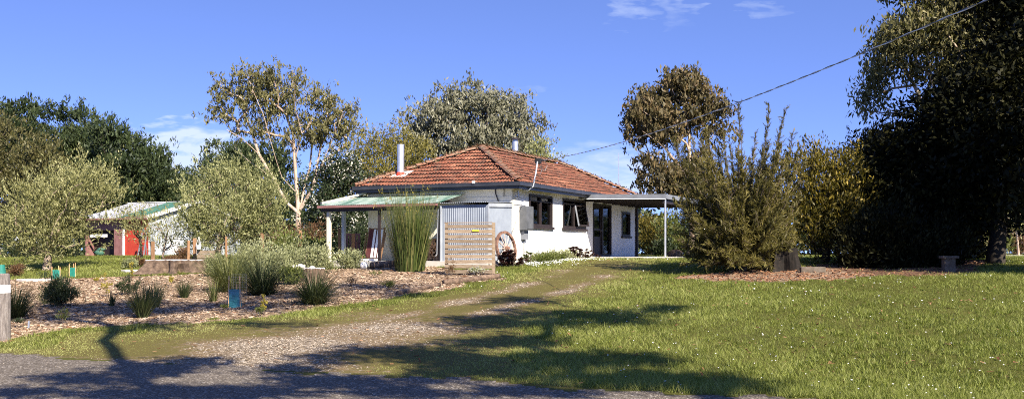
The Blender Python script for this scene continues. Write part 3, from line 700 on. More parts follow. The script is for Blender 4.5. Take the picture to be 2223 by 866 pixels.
# opened sash of the second window
SM = Matrix.Translation((.0, 5.50, 1.90)) @ Matrix.Rotation(R(-11), 4, 'Y')
mb = MB()
for q in ((0, .05, 0, .05, -.80, 0), (0, .05, .99, 1.04, -.80, 0), (0, .05, 0.05, .99, -.80, -.75), (0, .05, 0.05, .99, -.05, 0)): mb.box(*q, M=SM)
sash = mb.build('open_sash', M['darktrim'], fw2); mb = MB(); mb.box(.0, .05, -.012, -.001, -.80, 0, M=SM); mb.build('stile', M['corrlight'], sash); mb = MB(); mb.box(.02, .028, .05, .99, -.75, -.05, M=SM); mb.build('pane', M['glass'], sash)
# ornament in the window: a white horse-head shaped figurine on a little bowl
fig = thing('figurine', 'small white figurine standing inside the open kitchen window', 'ornament', HW(-.13, 4.78, w2[2]+.09), HR)
mb = MB(); mb.tube([(0, 0, 0), (0, 0, .02), (0, 0, .10), (0, 0, .22), (0, .02, .34), (0, .02, .40)], [.07, .06, .05, .065, .05, .03], 10); mb.blob((0, -.02, .47), .075, 10, 6, sc=(.8, 1.3, .9)); mb.tube([(0, .05, .50), (0, .09, .58)], [.02, .008], 6)
mb.build('body', M['paintwhite'], fig, smooth=True)
mb = MB(); mb.tube([(0, .10, 0), (0, .10, .05)], [.05, .09], 12); mb.build('bowl', M['yellow'], fig)
# door unit under the carport: dark screen door and curtained sidelight
y0, y1, z0, z1 = dr; mb = MB(); f = .07
mb.box(-.14, .03, y0, y0+f, z0, z1); mb.box(-.14, .03, y1-f, y1, z0, z1); mb.box(-.14, .03, y0+f, y1-f, z1-f, z1); mb.box(-.14, .03, y0+1.02, y0+1.12, z0, z1-f); mb.box(-.14, .04, y0+f, y1-f, z0-.02, z0+.05)
door = mb.build('door', M['darktrim'], house, bevel=.004)
mb = MB(); a, b = y0+f, y0+1.02
mb.box(-.08, -.03, a, a+.09, .05, z1-f); mb.box(-.08, -.03, b-.09, b, .05, z1-f); mb.box(-.08, -.03, a+.09, b-.09, .05, .75); mb.box(-.08, -.03, a+.09, b-.09, 1.0, 1.08); mb.box(-.08, -.03, a+.09, b-.09, z1-f-.1, z1-f)
mb.build('door_leaf', M['darktrim'], door); mb = MB(); mb.tube([(-.03, b-.045, 1.0), (.03, b-.045, 1.0), (.03, b-.12, 1.0)], .012, 6); mb.build('handle', M['zinc'], door)
mb = MB(); mb.box(-.06, -.052, a+.09, b-.09, .75, 1.0); mb.box(-.06, -.052, a+.09, b-.09, 1.08, z1-f-.1); mb.box(-.06, -.052, y0+1.12, y1-f, .05, z1-f); mb.build('pane', M['glass'], door)
mb = MB()
for i in range(8): y_ = y0+1.17+.075*i; mb.beam((-.20+.025*(i % 2), y_, .2), (-.20+.025*(i % 2), y_, 1.95), .03, .085, (0, 1, 0))
mb.build('curtain', M['curtain'], door)
mb = MB(); mb.beam((.06, WY-.1, -.1), (.06, WY-.1, WH), .13, .10); mb.build('corner_post', M['darktrim'], house)
# front gable strip above the lean-to: cream boards and slim dark band
mb = MB(); mb.box(-1.72, -.02, -.028, -.002, 1.76, WH-.03); mb.box(-1.72, -.02, -.05, -.030, 1.92, 1.945); mb.box(-1.72, -.02, -.06, -.030, 1.76, 1.80); mb.build('cream_board', M['cream'], house)
mb = MB(); mb.tube([(-.62, -.05, WH-.03), (-.60, -.06, 2.05), (-.50, -.06, 1.80)], .018, 6); mb.tube([(-.3, -.05, WH-.03), (-.3, -.06, 1.95)], .012, 6); mb.build('conduit', M['darktrim'], house)
# meter box
mb = MB(); mb.box(.002, .26, .50, 1.08, .86, 1.66); mbx = mb.build('meter_box', M['darkgrey'], house, bevel=.01)
mb = MB(); mb.box(.262, .275, .53, 1.05, .90, 1.62); mb.build('meter_door', M['darkgrey'], mbx, bevel=.004)
mb = MB(); mb.box(.002, .13, .62, .95, .55, .84); mb.tube([(.05, .78, .55), (.05, .78, -.1)], .016, 6); mb.build('conduit_cover', M['greyroof'], mbx)
mb = MB(); mb.tube([(.03, .35, 2.2), (.05, .35, 1.98), (.05, .25, 1.92), (.03, .15, 1.92)], .018, 6); mb.build('wall_pipe', M['zinc'], house); mb = MB(); mb.tube([(.03, 2.02, -.1), (.03, 2.02, .28), (.1, 2.02, .34)], .014, 6); mb.build('wall_pipe', M['zinc'], house)
mb = MB(); mb.box(.002, .03, .02, .98, 1.70, 1.73); mb.build('wall_rail', M['paintwhite'], house)
# flues
def roofz(x, y): return EZ + min((y-EY0)/(RY0-EY0), (EX1-x)/(EX1-RX), (x-EX0)/(RX-EX0), (EY1-y)/(EY1-RY1))*(RZ-EZ)
x, y = -4.58, .50; z = roofz(x, y)
mb = MB(); mb.tube([(x, y, z-.1), (x, y, 3.9)], .125, 16); mb.tube([(x, y, 3.24), (x, y, 3.262)], .132, 16); mb.tube([(x, y, 3.86), (x, y, 3.9)], .132, 16); fl = mb.build('flue', M['zinc'], house, smooth=False)
mb = MB(); mb.tube([(x, y, z+.02), (x, y, z+.14)], [.17, .135], 14); mb.build('sealant_collar', M['redpaint'], fl)
mb = MB(); sl = (RZ-EZ)/(RY0-EY0)
mb.add([(x-.36, y-.30, z-.30*sl+.085), (x+.30, y-.26, z-.26*sl+.085), (x+.40, y+.24, z+.24*sl+.09), (x-.22, y+.2, z+.2*sl+.09)], [(0, 1, 2, 3)]); 
mb.box(x-.7, x-.5, y-.35, y-.2, z-.3*sl+.05, z-.3*sl+.09); ff = mb.build('flashing', M['flash'], fl)
x, y = -3.2, 7.1; z = roofz(x, y)
mb = MB(); mb.tube([(x, y, z-.1), (x, y, 4.58)], .12, 16); mb.tube([(x, y, 4.58), (x, y, 4.62), (x, y, 4.66)], [.1, .1, .1], 12); f2 = mb.build('flue', M['zinc'], house)
mb = MB(); mb.tube([(x, y, 4.66), (x, y, 4.69), (x, y, 4.74)], [.19, .19, .06], 14); mb.build('cowl', M['darktrim'], f2)
# service mast with insulators
mb = MB(); mb.tube([(.16, .40, 2.18), (.34, .44, 2.16), (.50, .50, 2.30), (.50, .72, 2.72), (.50, .86, 3.12), (.50, .90, 3.16)], .026, 8)
sm = mb.build('service_mast', M['corrlight'], house, smooth=True)
mb = MB(); mb.box(.40, .60, .86, .98, 3.08, 3.26); mb.blob((.56, 1.06, 3.2), .045, 8, 5); mb.build('insulator', M['black'], sm)
mb = MB(); mb.tube([(.54, 1.0, 3.22), (.6, 1.25, 3.2), (.62, 1.42, 3.05), (.58, 1.3, 2.86), (.54, 1.08, 2.9), (.52, .98, 3.08)], .01, 5); mb.tube([(.5, 1.0, 3.2), (.42, 1.3, 3.16), (.4, 1.5, 2.95), (.46, 1.2, 2.75)], .009, 5); mb.build('loose_cable', M['cablegrey'], sm)

# carport
cp = thing('carport', 'flat grey roofed carport on a thin post at the right side of the farmhouse', 'carport', HW(0, 5.95, 0), HR)
mb = MB(); cx1, cy1 = 3.37, 7.2
def roofsl(x0, x1, y0, y1, za, zb, th): 
    mb.add([(x0, y0, za), (x1, y0, zb), (x1, y1, zb), (x0, y1, za), (x0, y0, za+th), (x1, y0, zb+th), (x1, y1, zb+th), (x0, y1, za+th)], [(3, 2, 1, 0), (4, 5, 6, 7), (0, 1, 5, 4), (1, 2, 6, 5), (2, 3, 7, 6), (3, 0, 4, 7)])
roofsl(.50, cx1, .04, cy1, 2.28, 2.20, .03); roofsl(.03, .50, .04, cy1, 2.215, 2.21, .03)
mb.build('roof_sheet', M['greyroof'], cp)
mb = MB(); mb.beam((.02, 0, 2.24), (cx1+.03, 0, 2.17), .035, .17); mb.beam((cx1+.02, .02, 2.17), (cx1+.02, cy1, 2.17), .035, .17); mb.build('fascia', M['greyroof'], cp)
mb = MB(); mb.beam((.02, -.03, 2.145), (cx1+.03, -.03, 2.075), .03, .025); mb.build('drip_edge', M['paintwhite'], cp)
mb = MB()
for i in range(7): mb.beam((.03, .5+i*1.05, 2.13), (cx1-.02, .5+i*1.05, 2.10), .045, .12)
mb.beam((cx1-.09, .05, 2.0), (cx1-.09, cy1, 2.0), .06, .14); mb.build('rafter', M['darktrim'], cp)
for y_ in (.12, 7.0):
    mb = MB(); mb.tube([(cx1-.02, y_, -.3), (cx1-.02, y_, 2.06)], .036, 10); mb.build('post', M['zinc'], cp)
slab = MB(); slab.box(.02, 3.75, 5.75, 13.6, -.35, -.05); ps = slab.build('patio_slab', M['concrete'], None, bevel=.01); ps.location = HC; ps.rotation_euler = (0, 0, HR); tag(ps, 'concrete slab under the carport', 'slab')

# verandah
vr = thing('verandah', 'lean-to verandah with green corrugated roofing along the front of the farmhouse', 'verandah', HW(-3.5, 0, 0), HR)
VX0, VX1, VY, ZB, ZF = -2.85, 3.5, -1.78, 2.08, 1.70          # relative x (origin -3.5)
def corr(name, mat, x0, x1, y0, z0, y1, z1, parent, pitch=.076, amp=.009, per=4, left_in=0.0):
    n = int((x1-x0)/pitch*per); V = []
    for j, (yy, zz) in enumerate(((y0, z0), ((y0+y1)/2, (z0+z1)/2), (y1, z1))):
        for i in range(n+1):
            x_ = x0+(x1-x0)*i/n; a_ = amp*math.sin(2*math.pi*i/per)
            if abs(y1-y0) > .3: V.append((x_+left_in*j/2*(1-i/n), yy, zz+a_))
            else: V.append((x_, yy+a_, zz))
    Fq = [(j*(n+1)+i, j*(n+1)+i+1, (j+1)*(n+1)+i+1, (j+1)*(n+1)+i) for j in range(2) for i in range(n)]
    return nmesh(name, np.array(V), np.array(Fq), mat, parent)
corr('roof_sheet', M['greensheet'], VX0, 1.75, VY-.08, ZF, -.02, ZB, vr)
corr('roof_sheet', M['corrlight'], 1.70, 3.53, VY-.10, ZF-.01, -.02, ZF+.05, vr)
mb = MB(); mb.beam((VX0-.03, VY-.12, ZF-.055), (1.72, VY-.12, ZF-.055), .09, .075); mb.build('front_gutter', M['maroon'], vr)
mb = MB(); mb.beam((VX0+.02, VY+.03, ZF-.14), (1.66, VY+.03, ZF-.14), .05, .14); mb.beam((VX0+.4, -.9, ZF+.06), (1.7, -.9, ZF+.06), .05, .10)
for i in range(5): mb.beam((VX0+.35+i*.95, VY+.05, ZF-.06), (VX0+.35+i*.95, -.02, ZB-.06), .05, .08, (0, 0, 1))
mb.build('rafter', M['darktrim'], vr)
mb = MB(); mb.beam((VX0-.22, VY+.35, ZF+.10), (VX0+.72, -.05, ZB+.12), .16, .06); mb.beam((VX0-.08, VY+.2, ZF+.02), (VX0+.5, -.3, ZB-.02), .07, .06); mb.build('barge_board', M['cream'], vr)
mb = MB(); mb.box(VX0+.3, -.0, -.12, -.05, ZB+.08, ZB+.2); mb.build('hood_beam', M['darktrim'], vr)
mb = MB(); mb.beam((VX0+.26, VY+.12, -.4), (VX0+.26, VY+.12, ZF-.08), .14, .10); mb.build('cream_post', M['cream'], vr)
mb = MB(); mb.beam((VX0+.30, -.85, -.4), (VX0+.34, -.9, ZF+.02), .11, .11); mb.build('grey_post', M['corrlight'], vr)
for px_ in (1.70, -.55): mb = MB(); mb.beam((px_, VY+.06, -.4), (px_, VY+.06, ZF-.1), .08, .08); mb.build('inner_post', M['darktrim'], vr)
sl_ = MB(); sl_.box(-6.3, .02, -1.95, -.002, -.6, -.16); so = sl_.build('verandah_slab', M['concrete'], None, bevel=.01); so.location = HC; so.rotation_euler = (0, 0, HR); tag(so, 'raised concrete floor slab of the front verandah', 'slab')

# corrugated lean-to store
ls = thing('corrugated_store', 'blue grey corrugated steel store built under the right end of the verandah roof', 'shed', HW(-.9, -.9, 0), HR)
corr('front_panel', M['corr'], -.78, .86, -.86, -.16, -.86, 1.62, ls)
def sidecorr():
    n = int(1.76/.076*4); V = []
    for j, k_ in enumerate((0, 1)):
        for i in range(n+1):
            y_ = -.84+1.74*i/n; z_ = -.2 if j == 0 else 1.60+(y_+.84)/1.74*.05
            V.append((.86+.009*math.sin(math.pi*i/2), y_, z_))
    return nmesh('side_panel', np.array(V), np.array([(i, i+1, n+1+i+1, n+1+i) for i in range(n)]), M['corr'], ls)
sidecorr()
mb = MB(); mb.beam((-.80, -.87, -.3), (-.80, -.87, 1.62), .09, .05); mb.build('corner_trim', M['corrlight'], ls); mb = MB(); mb.beam((.875, -.87, -.3), (.875, -.87, 1.6), .03, .05); mb.beam((.885, -.87, 1.60), (.885, .88, 1.66), .03, .12); mb.build('corner_trim', M['corrlight'], ls)
mb = MB(); mb.box(-.80, -.77, -.84, .88, -.3, 1.6); mb.build('inner_wall', M['corr'], ls)
mb = MB(); mb.tube([(-.90, -.9, 1.5), (-.92, -.95, .05), (-.94, -1.0, .0)], .02, 6); mb.build('downpipe', M['greyroof'], ls)

# ------------------------------------------------------------------ objects by the house
# firewood stack: every log a thing
rnd = random.Random(3); k = 0
proto = []
for v in range(5):
    mb = MB(); r_ = .062+.012*v/2; n_ = 3 if v % 2 else 4
    ang = [2*math.pi*i/n_+rnd.uniform(-.25, .25) for i in range(n_)]; poly = []
    for a_ in ang: poly.append((math.cos(a_)*r_*rnd.uniform(.9, 1.2), math.sin(a_)*r_*rnd.uniform(.85, 1.1)))
    mb.prism(poly, 0, .34, lambda p, q, t: Vector((p, t, q))); mb.cm = 0
    nf = len(mb.f); mb.m = [0]*nf
    for i in range(2, nf): mb.m[i] = 1 if i % 2 else 0
    proto.append(mb)
plab = []
rows = [(j, i) for j in range(7) for i in range(6)]
for (j, i) in rows:
    if j == 6 and i in (0, 5): continue
    mb = proto[rnd.randrange(5)]; pos = HW(-3.10+.118*i+(.06 if j % 2 else 0)+rnd.uniform(-.01, .01), -.62+rnd.uniform(-.03, .03), -.09+.098*j+rnd.uniform(-.006, .006))
    if (mi_ := id(mb)) not in [q[0] for q in plab]:
        o = mb.build('firewood_log', [M['firewood'], M['firebark']]); plab.append((mi_, o))
    else:
        src = [q[1] for q in plab if q[0] == mi_][0]; o = src.copy(); COL.objects.link(o)
    o.matrix_world = Matrix.Translation(pos) @ Matrix.Rotation(HR+rnd.uniform(-.06, .06), 4, 'Z') @ Matrix.Rotation(rnd.uniform(0, 6.28), 4, 'Y')
    tag(o, 'split orange firewood log stacked on the verandah between the reeds and the corrugated store', 'log', 'firewood logs stacked on the verandah')
# deck chair leaning on wall
dc = thing('folded_deck_chair', 'folded deck chair with dark and white striped canvas leaning under the verandah', 'chair', HW(-4.75, -.75, -.155), HR)
mb = MB(); lean = .30
for x_ in (-.30, .30): mb.beam((x_, -lean, 0), (x_, 0, 1.12), .04, .04)
mb.beam((-.30, -lean*.1, 1.08), (.30, -lean*.1, 1.08), .03, .04); mb.beam((-.3, -lean*.93, .06), (.3, -lean*.93, .06), .03, .04)
for x_ in (-.36, .36): mb.beam((x_, -lean-.08, 0), (x_*1.05, -.06, .95), .035, .03)
mb.build('frame', M['redwood'], dc)
mb = MB()
for i in range(12):
    xa = -.27+.045*i; mb.cm = 0 if (i < 4) or i % 3 == 0 else 1
    mb.add([(xa, -lean*.90-.035, .1), (xa+.045, -lean*.90-.035, .1), (xa+.045, -.055, 1.06), (xa, -.055, 1.06)], [(0, 1, 2, 3)])
mb.build('canvas', [M['stripeb'], M['paintwhite']], dc)
mb = MB(); mb.box(-.3, .35, -.62, -.42, 0, .06); mb.build('footrest', M['paintwhite'], dc)
# wooden verandah chair (dark red) seen left of the wall
ch = thing('garden_chair', 'dark red wooden garden chair at the left end of the verandah', 'chair', HW(-6.15, -.25, -.16), HR+R(20))
for sx in (-.25, .25):
    for sy in (-.22, .22):
        mb = MB(); mb.beam((sx, sy, 0), (sx, sy*(1 if sy < 0 else 1.15), .62 if sy < 0 else .95), .045, .045); mb.build('leg', M['maroon'], ch)
mb = MB(); [mb.box(-.27, .27, -.25+.1*i, -.17+.1*i, .40, .425) for i in range(5)]; mb.build('seat', M['maroon'], ch)
mb = MB(); [mb.box(-.22+.1*i, -.16+.1*i, .22, .245, .44, .9) for i in range(5)]; mb.box(-.27, .27, .215, .25, .88, .95); mb.build('backrest', M['maroon'], ch)
for sx in (-.25, .25): mb = MB(); mb.box(sx-.035, sx+.035, -.27, .25, .62, .645); mb.build('armrest', M['maroon'], ch)

# wagon wheel leaning on the store side
gq = HG(.32, -1.05)
wh = thing('wagon_wheel', 'old rusty rimmed wagon wheel leaning on the corner of the corrugated store', 'wheel', gq, R(57))
WR = .56; tilt = Matrix.Rotation(R(-8), 4, 'X') @ Matrix.Translation((0, 0, WR))
mb = MB(); n = 40; vs = []; fs = []
for i in range(n):
    a_ = 2*math.pi*i/n
    for (r_, y_) in ((WR, -.04), (WR, .04), (WR-.075, .035), (WR-.075, -.035)): vs.append(tilt @ Vector((math.cos(a_)*r_, y_, math.sin(a_)*r_)))
for i in range(n):
    for q in range(4): fs.append((i*4+q, i*4+(q+1) % 4, ((i+1) % n)*4+(q+1) % 4, ((i+1) % n)*4+q))
mb.add(vs, fs); mb.build('rim', M['rust'], wh)
mb = MB(); mb.tube([tilt @ Vector((0, -.12, 0)), tilt @ Vector((0, -.05, 0)), tilt @ Vector((0, .05, 0)), tilt @ Vector((0, .12, 0))], [.05, .085, .085, .05], 12); mb.build('hub', M['rust'], wh)
for i in range(12):
    a_ = 2*math.pi*i/12; mb = MB(); mb.tube([tilt @ Vector((math.cos(a_)*.07, 0, math.sin(a_)*.07)), tilt @ Vector((math.cos(a_)*(WR-.06), 0, math.sin(a_)*(WR-.06)))], [.020, .014], 6); mb.build('spoke', M['spoke'], wh)

# slatted screen
c0 = G(1018, 597); sc_ = thing('slatted_screen', 'weathered timber slat screen standing in front of the corrugated store', 'screen', c0, R(-9))
rnd = random.Random(8)
for i in range(10):
    mb = MB(); z_ = .05+i*.142; t_ = rnd.uniform(-.012, .012)
    mb.beam((-.70, -.012, z_+.05+t_), (.68, -.012, z_+.05-t_*.5), .022, .098); mb.build('slat', M['oldwood'], sc_)
for x_ in (-.66, .70):
    mb = MB(); mb.box(x_-.04, x_+.045, .002, .09, -.2, 1.49); mb.build('post', M['oldwood'], sc_)
mb = MB(); mb.box(-.72, .67, -.01, .04, 1.475, 1.50); mb.build('top_rail', M['oldwood'], sc_)
tp = MB(); tp.box(-.10, .10, -.012, .012, 0, .05); o = tp.build('marker_tag', M['yellow']); o.matrix_world = Matrix.Translation(c0) @ Matrix.Rotation(R(-9), 4, 'Z') @ Matrix.Translation((.20, -.038, 1.235)); tag(o, 'yellow tag fixed between slats of the weathered timber screen', 'tag')

# edging logs, stumps, ball light
def log(name, label, a, b, r, seed, cat='log'):
    rnd = random.Random(seed); a = Vector(a); b = Vector(b); n = 7; pts = [a+(b-a)*i/n+Vector((rnd.uniform(-.02, .02), rnd.uniform(-.02, .02), r*.7+rnd.uniform(-.015, .015))) for i in range(n+1)]
    pts = [Vector((p.x, p.y, float(gz(p.x, p.y))+r*.7)) for p in pts]
    mb = MB(); o0 = pts[0].copy(); mb.tube([p-o0 for p in pts], [r*rnd.uniform(.88, 1.12) for _ in pts], 9); o = mb.build(name, M['logwood'], smooth=True); o.location = o0; return tag(o, label, cat)
log('edging_log', 'grey timber edging log ending at the grass below the slatted screen', G(965, 618), G(1082, 604), .085, 1)
log('edging_log', 'thin timber edging log half buried along the front of the mulch bed', G(862, 640), G(955, 621), .06, 2)
log('log', 'brown log lying beside the round white ball under the verandah', G(806, 583), G(858, 580), .13, 3)
g_ = G(790, 584); mb = MB(); mb.blob((0, 0, .11), .125, 20, 12); o = mb.build('ball_light', M['paintwhite'], smooth=True); o.location = g_; tag(o, 'round white garden ball beside a brown log near the verandah', 'ball')
def stump(name, label, c, rx, ry, h, seed, pale=True):
    rnd = random.Random(seed); root = thing(name, label, 'stump', c); n = 56; prof = []
    for i in range(n):
        a_ = 2*math.pi*i/n; prof.append((a_, 1+.10*math.sin(3*a_+seed)+.10*math.sin(8*a_)+.06*math.sin(13*a_)+rnd.uniform(-.03, .03)))
    mb = MB(); vs = []; lv = [(-.1, 1.32), (0, 1.22), (.12, 1.10), (.35, 1.02), (.75, .97), (1.0, .96)]
    for (f_, s_) in lv:
        for (a_, w_) in prof:
            w2_ = 1+(w_-1)*(2.0 if f_ < .4 else 1.15); vs.append((math.cos(a_)*rx*w2_*s_, math.sin(a_)*ry*w2_*s_, f_*h+(rnd.uniform(-.02, .02) if f_ == 1 else 0)))
    fs = [(l*n+i, l*n+(i+1) % n, (l+1)*n+(i+1) % n, (l+1)*n+i) for l in range(len(lv)-1) for i in range(n)]
    mb.add(vs, fs); mb.build('bark', M['logwood'] if pale else M['shadewood'], root, smooth=False)
    mb = MB(); top = [Vector(v) for v in vs[-n:]]; mb.add([v+Vector((0, 0, .004)) for v in top]+[Vector((0, 0, h+.03))], [(i, (i+1) % n, n) for i in range(n)]); mb.build('cut_face', M['flash'] if pale else M['shadewood'], root)
    return root
g_ = G(368, 592); stump('tree_stump', 'huge low pale topped tree stump at the back of the mulch bed', g_+Vector((0, .45, 0)), .90, .66, .40, 2)
g_ = G(655, 612); stump('tree_stump', 'grey tree stump with pale stones on top behind the dark strappy clump', g_+Vector((0, .5, 0)), .52, .42, .36, 5)
for i, (dx, r_, lb) in enumerate([(-.28, .10, 'leftmost pale stone lying on the grey stump behind the dark clump'), (-.12, .13, 'largest pale stone lying on the grey stump behind the dark clump'), (.22, .07, 'small flat stone at the right on the grey stump')]):
    mb = MB(); random.seed(i); mb.blob((0, 0, 0), r_, 9, 6, .12, (1.2, 1, .5)); o = mb.build('stone', M['flash'], smooth=True); o.location = g_+Vector((dx, .35, .37+r_*.4)); tag(o, lb, 'stone')
# white slab lying by the left back of the mulch bed & by the big stump
for (px, py, wx_, lb) in [(75, 609, .62, 'flat pale stone slab at the left back of the mulch bed'), (292, 589, .5, 'flat pale slab at the left foot of the huge stump')]:
    mb = MB(); n = 9; random.seed(px); poly = [(math.cos(2*math.pi*i/n)*wx_*random.uniform(.8, 1), math.sin(2*math.pi*i/n)*.35*random.uniform(.8, 1)) for i in range(n)]
    mb.prism(poly, -.02, .055, lambda p, q, t: Vector((p, q, t))); o = mb.build('stone_slab', M['concrete'], bevel=.01); o.location = G(px, py); tag(o, lb, 'slab')

# garden posts, fence, boundary post
def post(label, px, pyb, pyt, w, seed, mat='redwood', cat='post', name='garden_post'):
    g_ = G(px, pyb); h = (pyb-pyt)*g_.y/F; mb = MB(); rnd = random.Random(seed); t_ = rnd.uniform(-.02, .02)
    mb.beam((0, 0, -.2), (t_, 0, h), w, w); o = mb.build(name, M[mat], bevel=.008); o.location = g_; o.rotation_euler = (0, 0, rnd.uniform(0, .6)); return tag(o, label, cat)
post('leftmost brown timber post just behind the huge stump', 332, 577, 524, .13, 1)
post('brown timber post at the right end of the huge stump, left of the pair', 408, 578, 522, .09, 2)
post('squared brown post beside the timber plank retaining panel', 423, 576, 517, .13, 3)
post('short brown post among the rusty shrubs left of the gum tree', 570, 572, 506, .11, 4)
post('short post in front of the gum tree trunk above the grey shrubs', 651, 572, 500, .12, 5)
post('brown post between the two verandah posts and the background shrubs', 766, 572, 507, .1, 6)
post('brown post left of the grey verandah post', 737, 572, 495, .09, 7)
post('narrow brown post in the middle of the shrubs behind the pale tussock', 491, 574, 513, .08, 8)
g_ = G(446, 577); fp = thing('plank_panel', 'low panel of brown horizontal planks behind the huge stump', 'fence', g_, R(-12))
for i in range(4): mb = MB(); mb.box(-.32, .34, -.02, .02, .02+i*.135, .145+i*.135); mb.build('plank', M['oldwood'], fp)
for x_ in (-.28, .30): mb = MB(); mb.box(x_-.03, x_+.03, .022, .07, -.1, .56); mb.build('batten', M['oldwood'], fp)
pt = thing('hanging_pot', 'white pot hanging above the brown plank panel', 'pot', G(434, 577)+Vector((-.02, -.1, .59)), 0)
mb = MB(); mb.tube([(0, 0, 0), (0, 0, .02), (0, 0, .13), (0, 0, .15)], [.07, .075, .10, .11], 14); mb.build('bowl', M['paintwhite'], pt, smooth=False); mb = MB(); mb.tube([(0, .08, .1), (0, .05, .45)], .01, 5); mb.tube([(.09, 0, .14), (0, .05, .45), (-.09, 0, .14)], .006, 5); mb.build('hanger', M['paintwhite'], pt)
g_ = G(4, 738); bp = thing('boundary_post', 'thick grey weathered boundary post with a white band at the left edge', 'post', g_, 0)
mb = MB(); random.seed(2); mb.tube([(0, 0, -.3), (0, 0, .3), (.01, 0, .7), (0, 0, 1.14), (0, 0, 1.17)], [.145, .14, .135, .13, .11], 16); mb.build('timber', M['greywood'], bp, smooth=False)
mb = MB(); mb.tube([(0, 0, .83), (0, 0, .97)], .142, 16); mb.build('band', M['paintwhite'], bp)
mb = MB(); mb.tube([(.0, 0, 1.16), (.0, 0, 1.32)], [.07, .05], 10); mb.build('cap', M['guard'], bp)
g_ = G(38, 742)
# small white peg in bed
g_ = G(62, 712); mb = MB(); mb.beam((0, 0, -.05), (0.01, 0, .14), .03, .03); o = mb.build('peg', M['zinc']); o.location = g_; tag(o, 'short pale peg in the mulch to the right of the boundary post', 'peg')

# tree guards
def guard(label, px, pyb, w, h, seed, mat, stakes=True, mesh_=False):
    g_ = G(px, pyb); root = thing('tree_guard', label, 'tree guard', g_, 0); rnd = random.Random(seed); rnd2 = random.Random(seed+1)
    tri = [(math.cos(a_)*w*.58, math.sin(a_)*w*.45) for a_ in (R(200), R(340), R(90))]; n = 6; mb = MB(); vs = []; rings = 5
    for l in range(rings):
        for i in range(3):
            a_ = tri[i]; b_ = tri[(i+1) % 3]
            for s in range(n):
                t_ = s/n; k_ = 1+.05*math.sin(l*1.7+i+s)+rnd.uniform(-.03, .03); vs.append(((a_[0]+(b_[0]-a_[0])*t_)*k_*(1+.06*math.sin(l)), (a_[1]+(b_[1]-a_[1])*t_)*k_, h*l/(rings-1)+rnd.uniform(-.008, .008)))
    m_ = 3*n; fs = [(l*m_+i, l*m_+(i+1) % m_, (l+1)*m_+(i+1) % m_, (l+1)*m_+i) for l in range(rings-1) for i in range(m_)]
    mb.add(vs, fs); mb.build('sleeve', M[mat], root, smooth=True)
    if stakes:
        for (x_, y_) in tri:
            mb = MB(); mb.beam((x_*.9, y_*.9, -.1), (x_*.9+rnd.uniform(-.02, .02), y_*.9, h*rnd2.uniform(1.25, 1.75)), .018, .018); mb.build('stake', M['firewood'], root)
    return root
guard('teal plastic tree guard with stakes in the shaded front of the mulch bed', 510, 668, .27, .40, 1, 'guardteal')
guard('green plastic tree guard with a tall stake on the left lawn', 158, 601, .20, .30, 2, 'guard')
guard('pale green plastic tree guard behind the dark feathery shrub', 123, 605, .26, .28, 3, 'guard')
guard('tiny green tree guard between two posts behind the huge stump', 342, 577, .2, .12, 4, 'guard')
g_ = G(508, 655); wg = thing('wire_guard', 'fine wire mesh plant guard behind the teal tree guard', 'wire guard', g_+Vector((.0, .45, 0)))
mb = MB()
for i in range(14): a_ = 2*math.pi*i/14; mb.tube([(math.cos(a_)*.17, math.sin(a_)*.17, 0), (math.cos(a_)*.17, math.sin(a_)*.17, .62)], .0011, 4, False)
for z_ in np.arange(.02, .63, .06): mb.tube([(math.cos(2*math.pi*i/16)*.17, math.sin(2*math.pi*i/16)*.17, z_) for i in range(17)], .0011, 4, False)
mb.build('mesh', M['darkgrey'], wg)

# ------------------------------------------------------------------ shed on the left
SY = 60.0; sc0 = at(322, SY); SB = Matrix.Translation(sc0) @ Matrix.Rotation(HR, 4, 'Z')
sh = thing('farm_shed', 'farm shed with red front boards and green and white roof behind the olive trees', 'shed', sc0, HR)
mb = MB(); mb.box(-1.85, -.0, 0, .1, 0, 1.45); mb.box(-1.85, 0, .002, .1, 1.45, 2.35); mb.build('front_wall', M['red'], sh)
mb = MB(); mb.box(-2.65, -1.95, -.02, .09, 0, 2.2); mb.box(-5.1, -2.65, .02, .1, 1.55, 2.3); mb.build('maroon_wall', M['maroon'], sh)
mb = MB(); mb.box(-1.95, -1.82, -.05, .02, 0, 1.6); mb.build('door_jamb', M['paintwhite'], sh)
mb = MB(); mb.box(-4.55, -3.2, -.05, .0, 1.15, 1.32); mb.build('white_beam', M['paintwhite'], sh)
mb = MB(); mb.box(-5.1, -5.0, .1, 8.0, 0, 2.3); mb.box(-5.0, 0, 7.9, 8.0, 0, 2.3); mb.build('rear_wall', M['maroon'], sh)
mb = MB(); mb.box(-5.0, -1.9, .7, .8, 0, 2.2); mb.box(-1.9, -1.86, .11, .8, 0, 2.2); mb.build('bay_shade_panel', M['darktrim'], sh)  # dark panels added to stand in for the shade inside the open bay
def shside():
    n = int(8/.12*2); V = []
    for i in range(n+1):
        y_ = 8*i/n; V += [(.01+(.02 if i % 2 else 0), y_, 0), (.01+(.02 if i % 2 else 0), y_, 2.3+(min(y_, 8-y_))*.27)]
    nmesh('side_wall', np.array(V), np.array([(2*i, 2*i+2, 2*i+3, 2*i+1) for i in range(n)]), M['corrlight'], sh)
shside()
mb = MB(); mb.box(.03, .06, 1.6, 2.6, .1, 1.0); mb.box(.03, .09, 1.5, 2.7, 1.05, 1.12); mb.build('side_hatch', M['paintwhite'], sh)
